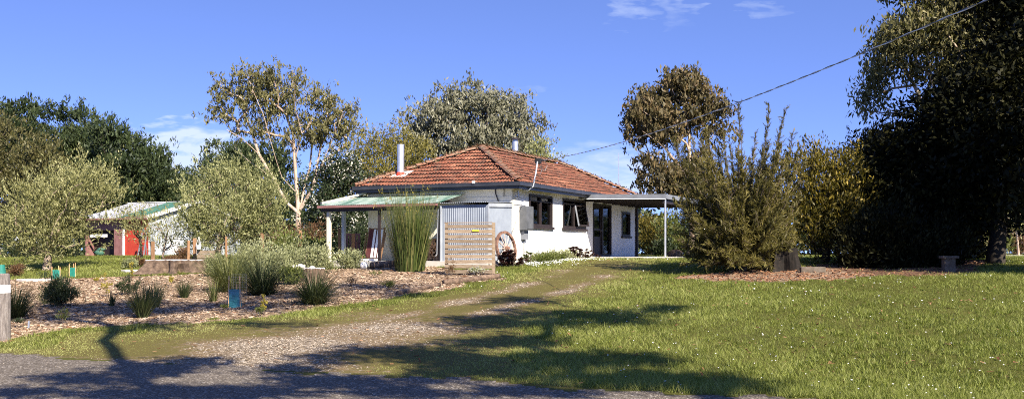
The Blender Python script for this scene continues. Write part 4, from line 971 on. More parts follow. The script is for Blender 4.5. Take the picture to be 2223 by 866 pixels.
for (a_, b_, mt) in ((-5.5, -2.3, 'shedwhite'), (-2.3, -.25, 'shedgreen'), (-.25, .25, 'shedwhite')):
    mb = MB(); z0_, zr = 2.22, 3.36
    mb.add([(a_, -.35, z0_), (b_, -.35, z0_), (b_, 4.0, zr), (a_, 4.0, zr), (b_, 8.35, z0_), (a_, 8.35, z0_)], [(0, 1, 2, 3), (3, 2, 4, 5)]); mb.build('roof_sheet', M[mt], sh)
mb = MB(); mb.beam((.27, -.36, 2.25), (.27, 4.0, 3.38), .04, .22); mb.beam((.27, 4.0, 3.38), (.27, 8.36, 2.25), .04, .22); mb.beam((-5.5, 4.0, 3.38), (.25, 4.0, 3.38), .3, .03); mb.build('barge_capping', M['paintwhite'], sh)
mb = MB(); mb.beam((-5.5, -.38, 2.2), (.25, -.38, 2.2), .1, .1); mb.build('gutter', M['maroon'], sh)
# junk in the open bay
j = SB @ Vector((-3.3, -.5, 0)); mb = MB(); random.seed(6); mb.blob((0, 0, .22), .26, 12, 7, .12, (1.1, .8, .7)); mb.blob((.1, 0, .42), .2, 12, 7, .12, (1.2, .8, .5)); o = mb.build('tarp_bundle', M['tarp'], smooth=True); o.location = j; tag(o, 'green tarpaulin bundle lying at the open bay of the farm shed', 'tarpaulin')
j = SB @ Vector((-5.0, -1.4, 0)); tk = thing('storage_tank', 'dark blue grey tank standing at the left end of the farm shed', 'tank', j); mb = MB(); mb.tube([(0, 0, 0), (0, 0, 1.0), (0, 0, 1.08)], [.55, .55, .40], 18); mb.build('shell', M['greyroof'], tk); mb = MB(); mb.tube([(0, 0, 1.08), (0, 0, 1.14)], .16, 12); mb.build('lid', M['black'], tk)
j = at(60, 56); cr = thing('covered_trailer', 'pale covered trailer half hidden behind the left olive tree', 'trailer', j, R(20))
mb = MB(); mb.prism([(-.9, .45), (.9, .45), (.75, 1.0), (-.5, 1.05)], -.6, .6, lambda p, q, t: Vector((p, t, q))); mb.build('cover', M['corrlight'], cr, bevel=.05)
for y_ in (-.62, .62): mb = MB(); mb.tube([(0, y_-.06, .3), (0, y_+.06, .3)], .3, 16); mb.build('wheel', M['black'], cr)
mb = MB(); mb.beam((-.9, 0, .45), (-1.7, 0, .4), .06, .06); mb.build('drawbar', M['greyroof'], cr)
# step ladder near the shed
j = SB @ Vector((.75, -1.0, 0)); ld = thing('step_ladder', 'grey step ladder standing under the little olive in front of the shed', 'ladder', j, HR)
for x_ in (-.22, .22): mb = MB(); mb.beam((x_, -.35, 0), (x_*.7, 0, 1.7), .04, .07); mb.beam((x_, .35, 0), (x_*.7, 0.02, 1.68), .03, .05); mb.build('rail', M['greyroof'], ld)
for i in range(5): mb = MB(); z_ = .3+.28*i; y_ = -.35*(1-z_/1.7); mb.box(-.2, .2, y_-.05, y_+.05, z_-.015, z_+.015); mb.build('step', M['greyroof'], ld)

# ------------------------------------------------------------------ power line, antenna, pole outside the frame
A = HW(.52, 1.1, 3.2); 
pts = []; E = Vector((7.6, -.8, 5.19))
def cab(t): 
    p = A.lerp(E, t); return p+Vector((0, 0, -4*.665*t*(1-t)))
root = thing('power_cable', 'twisted overhead power cable running down to the farmhouse roof mast', 'cable', A)
for ph in (0, math.pi):
    mb = MB(); pts = []
    n = 700
    for i in range(n+1):
        t_ = i/n; a_ = t_*37/.42*2*math.pi*.5+ph; q = .007; pts.append(cab(t_)-A+Vector((math.cos(a_)*q, 0, math.sin(a_)*q)))
    mb.tube(pts, .0062, 5); mb.build('strand', M['cablegrey'] if ph == 0 else M['paintwhite'], root)
pp = thing('power_pole', 'tall timber power pole across the road carrying the house cable', 'pole', (7.6, -.8, 0)); mb = MB(); mb.tube([(0, 0, -.5), (0, 0, 7.5)], [.16, .12], 12); mb.build('shaft', M['greywood'], pp); mb = MB(); mb.beam((-.9, 0, 7.1), (.9, 0, 7.1), .1, .12); mb.build('crossarm', M['greywood'], pp)
g_ = at(1343, 49); mb = MB(); mb.tube([(0, 0, 0), (0, 0, 3.2), (0, 0, 4.9)], [.035, .025, .014], 8); o = mb.build('antenna_mast', M['zinc']); o.location = g_; tag(o, 'thin bare antenna mast behind the right end of the house roof', 'antenna')

# right side: big dark stump with step, low table
g_ = G(1712, 590); stump('tree_stump', 'tall shade-darkened tree stump under the needle bush', g_+Vector((0, .6, 0)), .36, .34, .62, 9, False)
mb = MB(); mb.prism([(-.34, -.14), (.30, -.16), (.36, .12), (-.30, .16)], -.02, .13, lambda p, q, t: Vector((p, q, t))); o = mb.build('stone_block', M['umber'], bevel=.02); o.location = G(1764, 590); tag(o, 'pale stone block on the mulch to the right of the dark stump', 'stone')
g_ = G(2060, 590); st = thing('garden_stool', 'small table coloured dark brown for the shade under the dark trees', 'table', g_); mb = MB(); mb.prism([(-.20, -.15), (.20, -.15), (.22, .15), (-.20, .15)], .34, .40, lambda p, q, t: Vector((p, q, t))); mb.build('top', M['umber'], st, bevel=.01); mb = MB(); mb.box(-.15, .13, -.1, .1, -.03, .34); mb.build('pedestal', M['umber'], st, bevel=.01)  # pale table painted brown, so its shade sits in the colour
mb = MB(); mb.prism([(-.8, -.4), (.8, -.35), (.7, .4), (-.9, .35)], -.02, .07, lambda p, q, t: Vector((p, q, t))); o = mb.build('stone_slab', M['concrete']); o.location = at(2185, 50); tag(o, 'pale slab on the far right lawn beside the low shrubs', 'slab')
# ------------------------------------------------------------------ background trees
def bt(name, label, cat, px, Y, blobs, leaf, bark, **k):
    return tree(name, label, cat, at(px, Y), PB(Y, blobs, k.pop('ds', 1.0)), leaf, bark, **k)
PC = dict(mode='up', LW=(.34, .11), rs=.36, rc=1.05, flat=.55, shoot=.34, r_max=.4, step=1.6, shell=2.6)
bt('pine_tree', 'leftmost tall dark pine with a rounded top above the left olive tree', 'pine', 40, 84, [(58, 238, 38, 20), (20, 252, 30, 18), (35, 300, 70, 36), (20, 380, 90, 90), (90, 430, 60, 100)], L['pine'], B['dark'], nt_=135, sub=12, k=17, seed=11, **PC)
bt('pine_tree', 'dark pine with a loose top just right of the leftmost pine', 'pine', 160, 86, [(140, 250, 32, 16), (175, 272, 28, 16), (180, 312, 60, 34), (150, 380, 75, 90), (220, 330, 45, 50)], L['pine'], B['dark'], nt_=135, sub=12, k=17, seed=12, **PC)
bt('pine_tree', 'broad dark pine sloping down to the sky gap behind the shed', 'pine', 280, 82, [(232, 290, 36, 26), (285, 318, 36, 26), (325, 345, 34, 28), (290, 365, 62, 50), (270, 410, 85, 60), (345, 390, 42, 50), (355, 430, 30, 30)], L['pine'], B['dark'], nt_=150, sub=12, k=17, seed=13, **PC)
bt('pine_tree', 'distant low dark pines edge right of the sky gap', 'pine', 415, 100, [(410, 395, 34, 24), (430, 430, 55, 45)], L['pine'], B['dark'], nt_=50, sub=12, k=16, seed=14, **PC)
bt('pine_tree', 'dark dense pine behind the bare limbed gum tree', 'pine', 525, 90, [(520, 328, 62, 34), (500, 375, 62, 55), (575, 370, 55, 60), (610, 430, 70, 80), (520, 450, 80, 70)], L['pine'], B['dark'], nt_=150, sub=12, k=17, seed=15, **PC)
CY = dict(mode='up', LW=(.26, .09), rs=.32, rc=.9, flat=.8, shoot=.45, r_max=.3, step=1.3, shell=2.4)
bt('cypress_tree', 'bronze green cypress at the left edge behind the olive', 'cypress', -10, 70, [(-15, 300, 55, 50), (5, 360, 45, 70), (-10, 450, 60, 90)], L['cypress'], B['brown'], nt_=90, sub=9, k=12, seed=16, **CY)
bt('cypress_tree', 'low bronze cypress with visible limbs in front of the pines', 'cypress', 82, 68, [(88, 345, 40, 32), (75, 400, 48, 45), (120, 390, 28, 40)], L['cypress'], B['brown'], nt_=70, sub=8, k=11, seed=17, **CY)
# the tall gum with pale bare limbs
YG = 62
gb = [(555, 172, 42, 30), (605, 170, 48, 34), (500, 200, 32, 30), (482, 245, 26, 34), (540, 225, 40, 30), (600, 225, 50, 36), (655, 205, 42, 32), (700, 220, 30, 26), (735, 255, 38, 40), (690, 285, 42, 40), (745, 300, 24, 22), (500, 275, 26, 16), (640, 280, 40, 34), (725, 335, 28, 18), (580, 275, 34, 26)]
g0 = at(650, YG)
tree('gum_tree', 'tall gum tree with pale bare forking limbs and an open crown', 'gum tree', g0, PB(YG, gb, .9), L['gum'], B['gum'], nt_=195, sub=6, k=11, rc=.6, rs=.20, LW=(.26, .075), shoot=.35, mode='hang', r_max=.22, r_tip=.019,
     forks=[P(647, 500, YG), P(648, 462, YG)], seed=21, step=.9, zpen=1.0, shell=2.0, first=.95, curve=.45, sides=6, pw=.40,
     limbs=[[P(a, b, YG+dy*i_/len(l_)) for i_, (a, b) in enumerate(l_)] for dy, l_ in [(-1, [(648, 462), (622, 440), (596, 392), (562, 335), (525, 300), (492, 282)]), (1.5, [(575, 355), (548, 290), (525, 235), (498, 205)]), (0, [(648, 462), (645, 420), (640, 350), (636, 290), (620, 225), (602, 172)]),
       (-2.5, [(646, 440), (612, 385), (590, 315), (572, 250), (548, 195)]), (2, [(648, 462), (662, 400), (676, 330), (674, 270), (662, 205)]), (-1, [(648, 462), (675, 415), (702, 350), (728, 290), (745, 245)]), (2.5, [(668, 420), (690, 350), (700, 290), (702, 225)]), (-2, [(641, 350), (655, 290), (640, 230), (640, 180)]), (1, [(605, 405), (570, 370), (540, 350), (510, 320)])]])
# large grey eucalypt behind the roof
bt('gum_tree', 'broad grey leaved gum tree rising behind the tiled roof', 'gum tree', 1050, 66, [(1010, 220, 50, 34), (1080, 225, 52, 34), (950, 255, 55, 42), (1130, 250, 40, 34), (920, 300, 45, 45), (1010, 290, 70, 60), (1090, 300, 65, 60), (1140, 310, 35, 40), (980, 360, 90, 40)], L['gumgrey'], B['brown'], nt_=235, sub=9, k=13, rc=.75, rs=.26, shoot=.35, LW=(.28, .095), mode='hang', r_max=.3, seed=22, step=1.0, shell=2.4)
bt('tree', 'pale green bushy tree peeking right of the grey gum above the ridge', 'tree', 1180, 60, [(1178, 330, 30, 32), (1195, 365, 24, 30), (1165, 370, 30, 30)], L['olivelight'], B['brown'], nt_=45, sub=8, k=11, rc=.5, rs=.2, LW=(.17, .07), mode='up', r_max=.12, seed=23, step=.8)
bt('tree', 'yellow olive rounded tree behind the tall metal flue', 'tree', 850, 58, [(830, 310, 55, 34), (880, 330, 48, 38), (800, 345, 42, 40), (850, 380, 80, 50), (920, 360, 30, 40)], L['oliveyel'], B['brown'], nt_=120, sub=10, k=13, rc=.6, rs=.2, shoot=.4, LW=(.15, .055), mode='up', r_max=.2, seed=24, step=.9)
bt('flowering_tree', 'dark leaved tree covered in white blossom left of the verandah', 'tree', 745, 52, [(745, 360, 42, 26), (715, 395, 42, 34), (765, 400, 38, 36), (730, 450, 62, 50), (700, 500, 45, 50), (765, 500, 50, 50)], L['shrubdk'], B['brown'], nt_=130, sub=9, k=11, rc=.5, rs=.2, LW=(.17, .08), mode='rand', r_max=.14, seed=25, step=.8, extra=('blossom', L['blossom'], .22, .085))
# gum with bronze leaves right of the house
bt('gum_tree', 'bronze leaved gum tree behind the carport with dark inner branches', 'gum tree', 1500, 52, [(1465, 170, 40, 24), (1430, 205, 48, 30), (1500, 195, 42, 28), (1400, 250, 46, 34), (1470, 250, 56, 36), (1545, 240, 34, 32), (1385, 290, 30, 20), (1440, 285, 50, 22), (1555, 285, 28, 24), (1410, 345, 28, 16), (1435, 385, 52, 34), (1490, 400, 55, 40), (1510, 340, 24, 30)], L['gumred'], B['gum'], nt_=230, sub=8, k=12, rc=.55, rs=.22, shoot=.3, LW=(.25, .09), mode='hang', r_max=.2, seed=26, step=.8, forks=[P(1503, 450, 52), P(1502, 410, 52)], shell=2.0, zpen=1.0, curve=.4, first=.9, pw=.42,
   limbs=[[P(a, b, 52+dy*i_/len(l_)) for i_, (a, b) in enumerate(l_)] for dy, l_ in [(0, [(1502, 410), (1497, 330), (1490, 260), (1480, 190)]), (-1.5, [(1502, 410), (1470, 350), (1430, 310), (1395, 285)]), (1.5, [(1500, 400), (1515, 330), (1530, 280), (1550, 245)]), (-1, [(1485, 380), (1450, 330), (1435, 260), (1425, 215)]), (1, [(1502, 410), (1460, 395), (1425, 370), (1400, 345)])]])
# olives
OL = dict(mode='up', LW=(.115, .036), rs=.12, rc=.55, flat=1.1, step=.6, shoot=.50)
bt('olive_tree', 'wide leaning olive tree with a forked pale trunk on the left lawn', 'olive tree', 100, 37, [(185, 412, 46, 34), (130, 420, 55, 38), (222, 432, 30, 22), (70, 452, 46, 34), (110, 478, 75, 40), (35, 500, 42, 36), (170, 468, 36, 22), (120, 520, 66, 22), (60, 538, 50, 20), (205, 385, 18, 16)], L['olive'], B['olive'], nt_=190, sub=8, k=16, r_max=.14, seed=31, forks=[P(104, 555, 37), P(115, 520, 37)], first=.4, shell=2.0, **OL)
bt('olive_tree', 'small sparse olive tree in front of the red shed boards', 'olive tree', 308, 46, [(275, 482, 36, 13), (305, 492, 26, 18), (322, 508, 16, 20)], L['olive'], B['dark'], nt_=36, sub=6, k=10, r_max=.06, seed=32, shell=2.0, **OL)
bt('olive_tree', 'little olive between the shed side wall and the big silver bush', 'olive tree', 352, 44, [(350, 500, 26, 22), (372, 520, 24, 24), (345, 535, 20, 14)], L['olive'], B['olive'], nt_=20, sub=6, k=9, r_max=.05, seed=33, **OL)
bt('olive_tree', 'large dense silver green olive with feathery tips left of the gum', 'olive tree', 470, 42, [(482, 378, 20, 20), (450, 412, 50, 34), (525, 405, 46, 26), (560, 392, 16, 16), (570, 435, 40, 38), (430, 470, 48, 48), (500, 470, 80, 50), (575, 485, 40, 40), (470, 515, 70, 25)], L['olivelight'], B['olive'], nt_=190, sub=9, k=17, r_max=.12, seed=34, shell=2.4, **OL)

# ------------------------------------------------------------------ shrubs (picture box -> bush)
def bush(name, label, px, pyb, pyt, wpx, leaf, seed, cat='shrub', Y=None, LW=(.07, .03), mode='up', n=26, sub=7, k=10, bark='brown', group=None, sq=1.0, rs=None, extra=None):
    g_ = G(px, pyb) if Y is None else at(px, Y); Y = g_.y; rx = wpx/2*Y/F; h = (pyb-pyt)*Y/F if Y is not None and True else 1
    if pyb-pyt < 0: h = .5
    ztop = CZ-(pyt-HY)/F*Y; h = max(.08, ztop-g_.z)
    rz = h*.46*sq; c = g_+Vector((0, 0, h-rz))
    low = g_+Vector((0, 0, h*.32))
    return tree(name, label, cat, g_, [(c, (rx*.86, rx*.75, rz)), (low, (rx*.72, rx*.6, h*.28))], leaf, B[bark], nt_=n, sub=sub, k=k, rc=rx*.34, rs=rs or rx*.15, LW=LW, mode=mode, r_max=max(.006, rx*.045), r_tip=.003,
                forks=[tuple(g_+Vector((0, 0, h*.12))), tuple(g_+Vector((0, 0, h*.25)))], seed=seed, step=max(.08, h*.2), group=group, sides=4, first=0, extra=extra)
# behind the bed, left to right
bush('shrub', 'rusty shrubs row left part behind the grey shrubs', 560, 574, 488, 110, L['shrubrd'], 41, Y=44, n=34, LW=(.10, .03))
bush('shrub', 'rusty brown shrub just left of the gum tree trunk', 618, 574, 482, 80, L['shrubrd'], 42, Y=46, n=30, LW=(.10, .03))
bush('shrub', 'rusty brown shrub right of the gum tree trunk', 682, 574, 480, 80, L['shrubrd'], 43, Y=46, n=30, LW=(.10, .03))
bush('shrub', 'dark leafy shrub low behind the verandah posts', 775, 574, 480, 90, L['shrubdk'], 44, Y=47, n=40, LW=(.12, .05))
bush('shrub', 'dark glossy low shrub left of the verandah posts', 690, 574, 520, 80, L['shrubgn'], 45, Y=38, n=40, LW=(.12, .05))
bush('shrub', 'grey leaved shrub leftmost of the pale row behind the tussocks', 560, 578, 522, 90, L['shrubgy'], 46, Y=33, n=48)
bush('shrub', 'grey leaved shrub in the middle of the pale row behind the tussocks', 635, 582, 522, 105, L['shrubgy'], 47, Y=32, n=56)
bush('shrub', 'rounded grey shrub low between the pale tussock and the stones stump', 598, 612, 545, 84, L['shrubgy'], 72, n=52)
bush('shrub', 'grey shrub directly behind the pale feathery tussock', 538, 604, 530, 80, L['shrubgy'], 73, Y=31, n=50)
bush('shrub', 'low green shrub in front of the middle of the pale row', 628, 618, 575, 56, L['shrubgn'], 74, n=34)
bush('shrub', 'small grey shrub at the left end of the pale shrub row', 470, 600, 556, 54, L['shrubgy'], 75, n=32)
bush('shrub', 'green bushy shrub behind the middle of the pale row', 640, 570, 506, 120, L['shrubgn'], 48, Y=37, n=50, LW=(.10, .045))
bush('shrub', 'grey green shrub right end of the pale row beside the stump', 690, 592, 535, 80, L['shrubgy'], 49, Y=31.5, n=40)
bush('shrub', 'pale grey shrub in front of the verandah posts', 757, 583, 542, 62, L['shrubgy'], 50, n=36)
bush('shrub', 'yellow green spreading shrub left of the front verandah', 700, 582, 560, 60, L['shrubgn'], 51, n=24)
bush('shrub', 'low dark shrub left of the hanging pot', 400, 578, 535, 40, L['shrubrd'], 52, Y=40, n=22)
bush('shrub', 'low rusty shrub on the left lawn at the picture edge', 35, 600, 573, 42, L['shrubrd'], 53, n=24, LW=(.05, .02))
bush('shrub', 'small grey shrub on the lawn left of the huge stump', 283, 582, 562, 34, L['shrubgy'], 54, n=20)
bush('shrub', 'small russet shrub on the lawn left of the huge stump', 303, 580, 560, 26, L['shrubrd'], 55, n=18)
bush('shrub', 'small rusty green shrub behind the top of the huge stump', 373, 577, 556, 42, L['shrubrd'], 56, n=20)
bush('shrub', 'dark hedge like shrub under the left olive beside the trunk', 40, 578, 528, 90, L['shrubdk'], 57, Y=50, n=40, LW=(.12, .05))
bush('shrub', 'dark shrub behind the forked olive trunk', 140, 578, 520, 80, L['shrubdk'], 58, Y=50, n=40, LW=(.12, .05))
# bed plants
bush('banksia_shrub', 'dark feathery shrub at the left of the mulch bed with finger like shoots', 128, 665, 597, 92, L['shrubdk'], 61, n=70, sub=5, k=16, LW=(.085, .012), mode='up', rs=.045)
bush('banksia_shrub', 'small dark shrub with upright finger shoots in the middle left bed', 277, 640, 600, 52, L['shrubdk'], 62, n=26, sub=4, k=14, LW=(.07, .012), mode='up', rs=.03)
bush('shrub', 'tiny dark green shrub on the mulch right of centre below the log', 843, 630, 610, 32, L['shrubgn'], 63, n=16, sub=4, k=9, LW=(.045, .012), rs=.03)
bush('shrub', 'leggy rusty little shrub at the foot of the slatted screen', 977, 600, 560, 26, L['shrubrd'], 64, n=14, sub=3, k=8, LW=(.045, .016), rs=.03)
bush('flowering_plant', 'low grey cushion plant with white flowers before the slatted screen', 1035, 597, 578, 34, L['shrubgy'], 65, cat='plant', n=22, sub=4, k=9, LW=(.035, .014), rs=.03, extra=('flower', L['petal'], .35, .014))
bush('shrub', 'thin pale sprig on the mulch right of the log', 815, 604, 585, 34, L['shrubgn'], 66, n=9, sub=3, k=7, LW=(.05, .012), rs=.03)
bush('shrub', 'thin dark sprig on the mulch left of the tiny dark shrub', 762, 622, 598, 36, L['shrubrd'], 67, n=9, sub=3, k=7, LW=(.05, .012), rs=.03)
bush('shrub', 'small pale green plant at the front edge of the bed near the left post', 135, 704, 666, 26, L['shrubgn'], 68, n=12, sub=3, k=9, LW=(.05, .01), rs=.025)
bush('shrub', 'little green seedling at the grass edge right of the teal guard', 563, 688, 668, 26, L['shrubgn'], 69, n=9, sub=3, k=8, LW=(.035, .015), rs=.02)
bush('shrub', 'pale green seedling just left of the teal guard', 487, 680, 662, 22, L['shrubgn'], 70, n=9, sub=3, k=8, LW=(.035, .012), rs=.02)
bush('shrub', 'low dark tuft beside the left boundary post', 38, 712, 696, 30, L['shrubdk'], 71, n=10, sub=3, k=8, LW=(.035, .015), rs=.02)
for i, (px, pb, ptp, w_, lb) in enumerate([(231, 645, 587, 24, 'tall yellow green leafy seedling between the two dark shrubs'), (208, 618, 602, 10, 'tiny yellow seedling left of the tall yellow one'), (372, 620, 598, 12, 'yellow seedling in front of the huge stump'), (285, 604, 562, 9, 'narrow yellow green seedling at the left end of the huge stump'), (574, 683, 640, 12, 'thin yellow seedling in the shade right of the teal guard')]):
    bush('seedling', lb, px, pb, ptp, w_, L['yelplant'], 80+i, cat='seedling', n=12, sub=3, k=7, LW=(.05, .018), rs=.015)
# succulents at the house
def aeonium(label, g_, n, rx, rz_, seed, mat='aeon', rr=.11):
    rng = np.random.default_rng(seed); root = thing('succulent', label, 'succulent', g_)
    c = rng.normal(size=(n, 3))*np.array([rx*.45, .14, 0]); c[:, 2] = rz_*rng.uniform(.08, .9, n)*(1-.35*np.abs(c[:, 0])/rx)
    Vs = []; Fs = []; vr_ = []; b = 0
    for q in c:
        m = 26; a_ = np.arange(m)*2.399; t_ = (np.arange(m)+1)/m; e_ = unit(np.stack([np.cos(a_)*t_, np.sin(a_)*t_, 1.05-t_*.8], -1)+rng.normal(size=(1, 3))*.15); ln = rr*(.45+.55*t_)[:, None]*rng.uniform(.8, 1.2)
        s_ = unit(np.cross(e_, np.array([0, 0, 1.]))+1e-4); p0 = q+e_*ln*.1; V = np.stack([p0-s_*ln*.08, p0+e_*ln*.65-s_*ln*.22, p0+e_*ln, p0+e_*ln*.65+s_*ln*.22], 1).reshape(-1, 3)
        Vs.append(V); Fs.append(b+np.arange(m*4).reshape(m, 4)); b += m*4; vr_ += list(np.clip((1-t_)*.5+rng.uniform(0, .6, m), 0, 1))
    nmesh('rosette', np.concatenate(Vs), np.concatenate(Fs), L[mat], root, var=vr_)
    mb = MB(); [mb.tube([(q[0]*.6, q[1]*.6, -.02), tuple(q)], .011, 5) for q in c]; mb.build('stem', B['brown'], root)
aeonium('burgundy rosette succulents at the foot of the wagon wheel', HG(.55, -1.45), 80, .40, .52, 1, rr=.13)
aeonium('green rosette succulent just right of the wagon wheel', HG(.30, .55), 14, .26, .42, 2, 'shrubgn')
aeonium('burgundy rosette succulents under the second kitchen window', HG(.42, 4.45), 90, .62, .46, 3)
aeonium('small mixed succulent clump at the end of the wall border by the door', HG(.35, 5.9), 14, .34, .25, 4)
for i, (y_, x_, w_, h_, lf, lb) in enumerate([(1.5, .3, .5, .30, 'shrubgn', 'low green border plants beneath the meter box'), (2.4, .35, .5, .28, 'shrubgn', 'low green border plants beneath the first window'), (3.3, .38, .5, .33, 'shrubgy', 'grey green border plant between the two windows'), (.9, .8, .55, .16, 'shrubgn', 'ground hugging border plant in front of the green succulent')]):
    g_ = HG(x_, y_); tree('border_plant', lb, 'plant', g_, [(g_+Vector((0, 0, h_*.5)), (w_, .3, h_*.5))], L[lf], B['brown'], nt_=22, sub=6, k=10, rc=.14, rs=.06, LW=(.055, .022), mode='up', r_max=.008, r_tip=.003, forks=[tuple(g_+Vector((0, 0, .05)))], seed=90+i, step=.1, sides=4, first=0)

# ------------------------------------------------------------------ tussocks
def tk_(label, px, pyb, pyt, wpx, n, mat, seed, elmin=35, bend=60, w=.009, name='tussock', cat='grass clump', **k):
    g_ = G(px, pyb); Y = g_.y; h = (CZ-(pyt-HY)/F*Y-g_.z); r_ = wpx/2*Y/F
    return tussock(name, label, cat, g_, r_*(.38 if n < 900 else .52), h*(1.35 if n < 900 else 1.08), int(n*1.3), L[mat], seed, elmin, bend, w, **k)
tk_('tall reed clump with upright stems in front of the verandah', 890, 588, 441, 120, 950, 'reed', 1, 74, 13, .016, name='reed_clump', cat='reeds', heads=(L['yelplant'], 60))
tk_('pale feathery tussock behind the teal guard', 500, 632, 548, 124, 690, 'strap', 2, 32, 70, .011)
tk_('dark strappy clump right of the pale feathery tussock', 570, 640, 565, 100, 620, 'strapdk', 3, 20, 80, .012)
tk_('dark strappy clump in front of the stump with pale stones', 682, 660, 590, 96, 620, 'strapdk', 4, 20, 80, .012)
tk_('arching strappy tussock beside the left boundary post', 32, 690, 624, 80, 480, 'strapdk', 5, 30, 60, .010)
tk_('dark upright tussock leaning left in the shaded middle bed', 310, 690, 632, 52, 260, 'strapdk', 6, 50, 35, .014)
tk_('smaller tussock with pale tips behind the dark upright one', 335, 668, 616, 46, 220, 'strap', 7, 55, 30, .009)
tk_('small round tussock on the sunny mulch below the huge stump', 400, 646, 611, 36, 180, 'strapdk', 8, 50, 40, .008)
tk_('narrow iris like tuft left of the teal guard', 463, 654, 614, 34, 60, 'strap', 9, 55, 20, .014)
tk_('short dark iris like tuft between the two left dark shrubs', 243, 664, 636, 22, 44, 'strapdk', 10, 62, 15, .014)
tk_('pale thin tuft at the left behind the dark feathery shrub', 98, 660, 630, 40, 120, 'strap', 11, 40, 50, .006)

# ------------------------------------------------------------------ right side: needle bush, wattle, dark trees
def plume(name, label, cat, g_, spires, seed, leaf, n_side, LWn, bark, r_max=.10):
    """many-stemmed needle shrub: stems fan out from the base, each carries short upswept needle shoots"""
    rng = np.random.default_rng(seed); g = np.array(g_); root = thing(name, label, cat, tuple(g)); nodes = []; par = []; rad = []
    nodes.append(np.zeros(3)-np.array([0, 0, .1])); par.append(-1); rad.append(r_max*1.3); nodes.append(np.array([0, 0, .35])); par.append(0); rad.append(r_max)
    LC = []; DI = []; VR = []
    for (tip, th) in spires:
        tip = np.array(tip)-g; p0 = nodes[1]; L0 = np.linalg.norm(tip-p0); m = max(5, int(L0/.35)); prev = 1; sv = rng.uniform(0, .5)
        hd = unit(np.array([tip[0], tip[1], 0])+1e-6)*np.hypot(tip[0], tip[1]); c1 = p0+hd*.55+np.array([0, 0, (tip[2]-p0[2])*.35])
        for s in range(1, m+1):
            t = s/m; p = (1-t)**2*p0+2*t*(1-t)*c1+t*t*tip+rng.normal(size=3)*.02; nodes.append(p); par.append(prev); rad.append(max(.006, .035*(1-t)+.006)); d = unit(p-nodes[prev])
            q0 = nodes[prev]; prev = len(nodes)-1
            if t < .22: continue
            ns = int(n_side*th*(1.15-.5*t))
            for _ in range(ns):
                a = unit(d*.9+rng.normal(size=3)*.62+np.array([0, 0, .35])); sl = rng.uniform(.22, .60)*(1.12-.72*t)*th; u = rng.uniform(); b0 = q0+(p-q0)*u
                kk = int(13*sl/.4)+4; tt = rng.uniform(.12, 1, kk)[:, None]; pos = b0+a*sl*tt+rng.normal(size=(kk, 3))*.014; LC.append(pos); DI.append(np.repeat(a[None], kk, 0)); VR.append(np.clip(sv+rng.uniform(0, .25)+rng.uniform(0, .3, kk)*tt[:, 0]+.1*tt[:, 0], 0, 1))
                if rng.uniform() < .16: nodes.append(b0+a*sl*.8); par.append(prev); rad.append(.004)
    lc = np.concatenate(LC); di = np.concatenate(DI); n = len(lc)
    keep = lc[:, 2]+g[2] > gz(lc[:, 0]+g[0], lc[:, 1]+g[1])+.06; lc = lc[keep]; di = di[keep]; vr_ = np.concatenate(VR)[keep]; n = len(lc)
    a = unit(di+rng.normal(size=(n, 3))*.42); b = unit(np.cross(a, rng.normal(size=(n, 3)))); s = rng.uniform(.6, 1.3, (n, 1)); la = a*LWn[0]*s/2; wb = b*LWn[1]*s/2
    V = np.stack([lc-la, lc+wb, lc+la, lc-wb], 1).reshape(-1, 3); nmesh('crown', V, np.arange(n*4).reshape(n, 4), leaf, root, var=vr_)
    V, Fq = tubes(np.array(nodes), par, rad, 5); nmesh('trunk', V, Fq, bark, root, smooth=True); return root
gB = G(1622, 590)+Vector((0, .5, 0)); YB = gB.y
rg = np.random.default_rng(7); sp = []
for (px, py) in [(1602, 222), (1672, 228), (1706, 232), (1530, 262), (1570, 285), (1640, 285), (1725, 290), (1500, 300), (1545, 330), (1610, 300), (1690, 290), (1742, 340), (1490, 360), (1520, 400), (1580, 370), (1650, 350), (1700, 370), (1740, 420)]:
    sp.append((tuple(P(px, py, YB+rg.uniform(-.9, .9))), .85 if py < 300 else 1.0))
for i in range(125):
    a_ = rg.uniform(0, 2*math.pi); px = 1604+150*math.cos(a_)*rg.uniform(.4, 1.0); py = rg.uniform(300, 565); dy = math.sin(a_)*1.6*(1 if py > 380 else .7)
    sp.append((tuple(P(px, py, YB+dy)), 1.05))
for i in range(70):
    a_ = rg.uniform(0, 2*math.pi); sp.append((tuple(P(1604+152*math.cos(a_)*rg.uniform(.6, 1.0), rg.uniform(430, 582), YB+math.sin(a_)*1.7)), 1.0))
plume('needle_bush', 'big spiky needle leaved bush with tall shoots on the orange mulch island', 'bush', gB, sp, 3, L['teatree'], 19, (.14, .016), B['brown'])

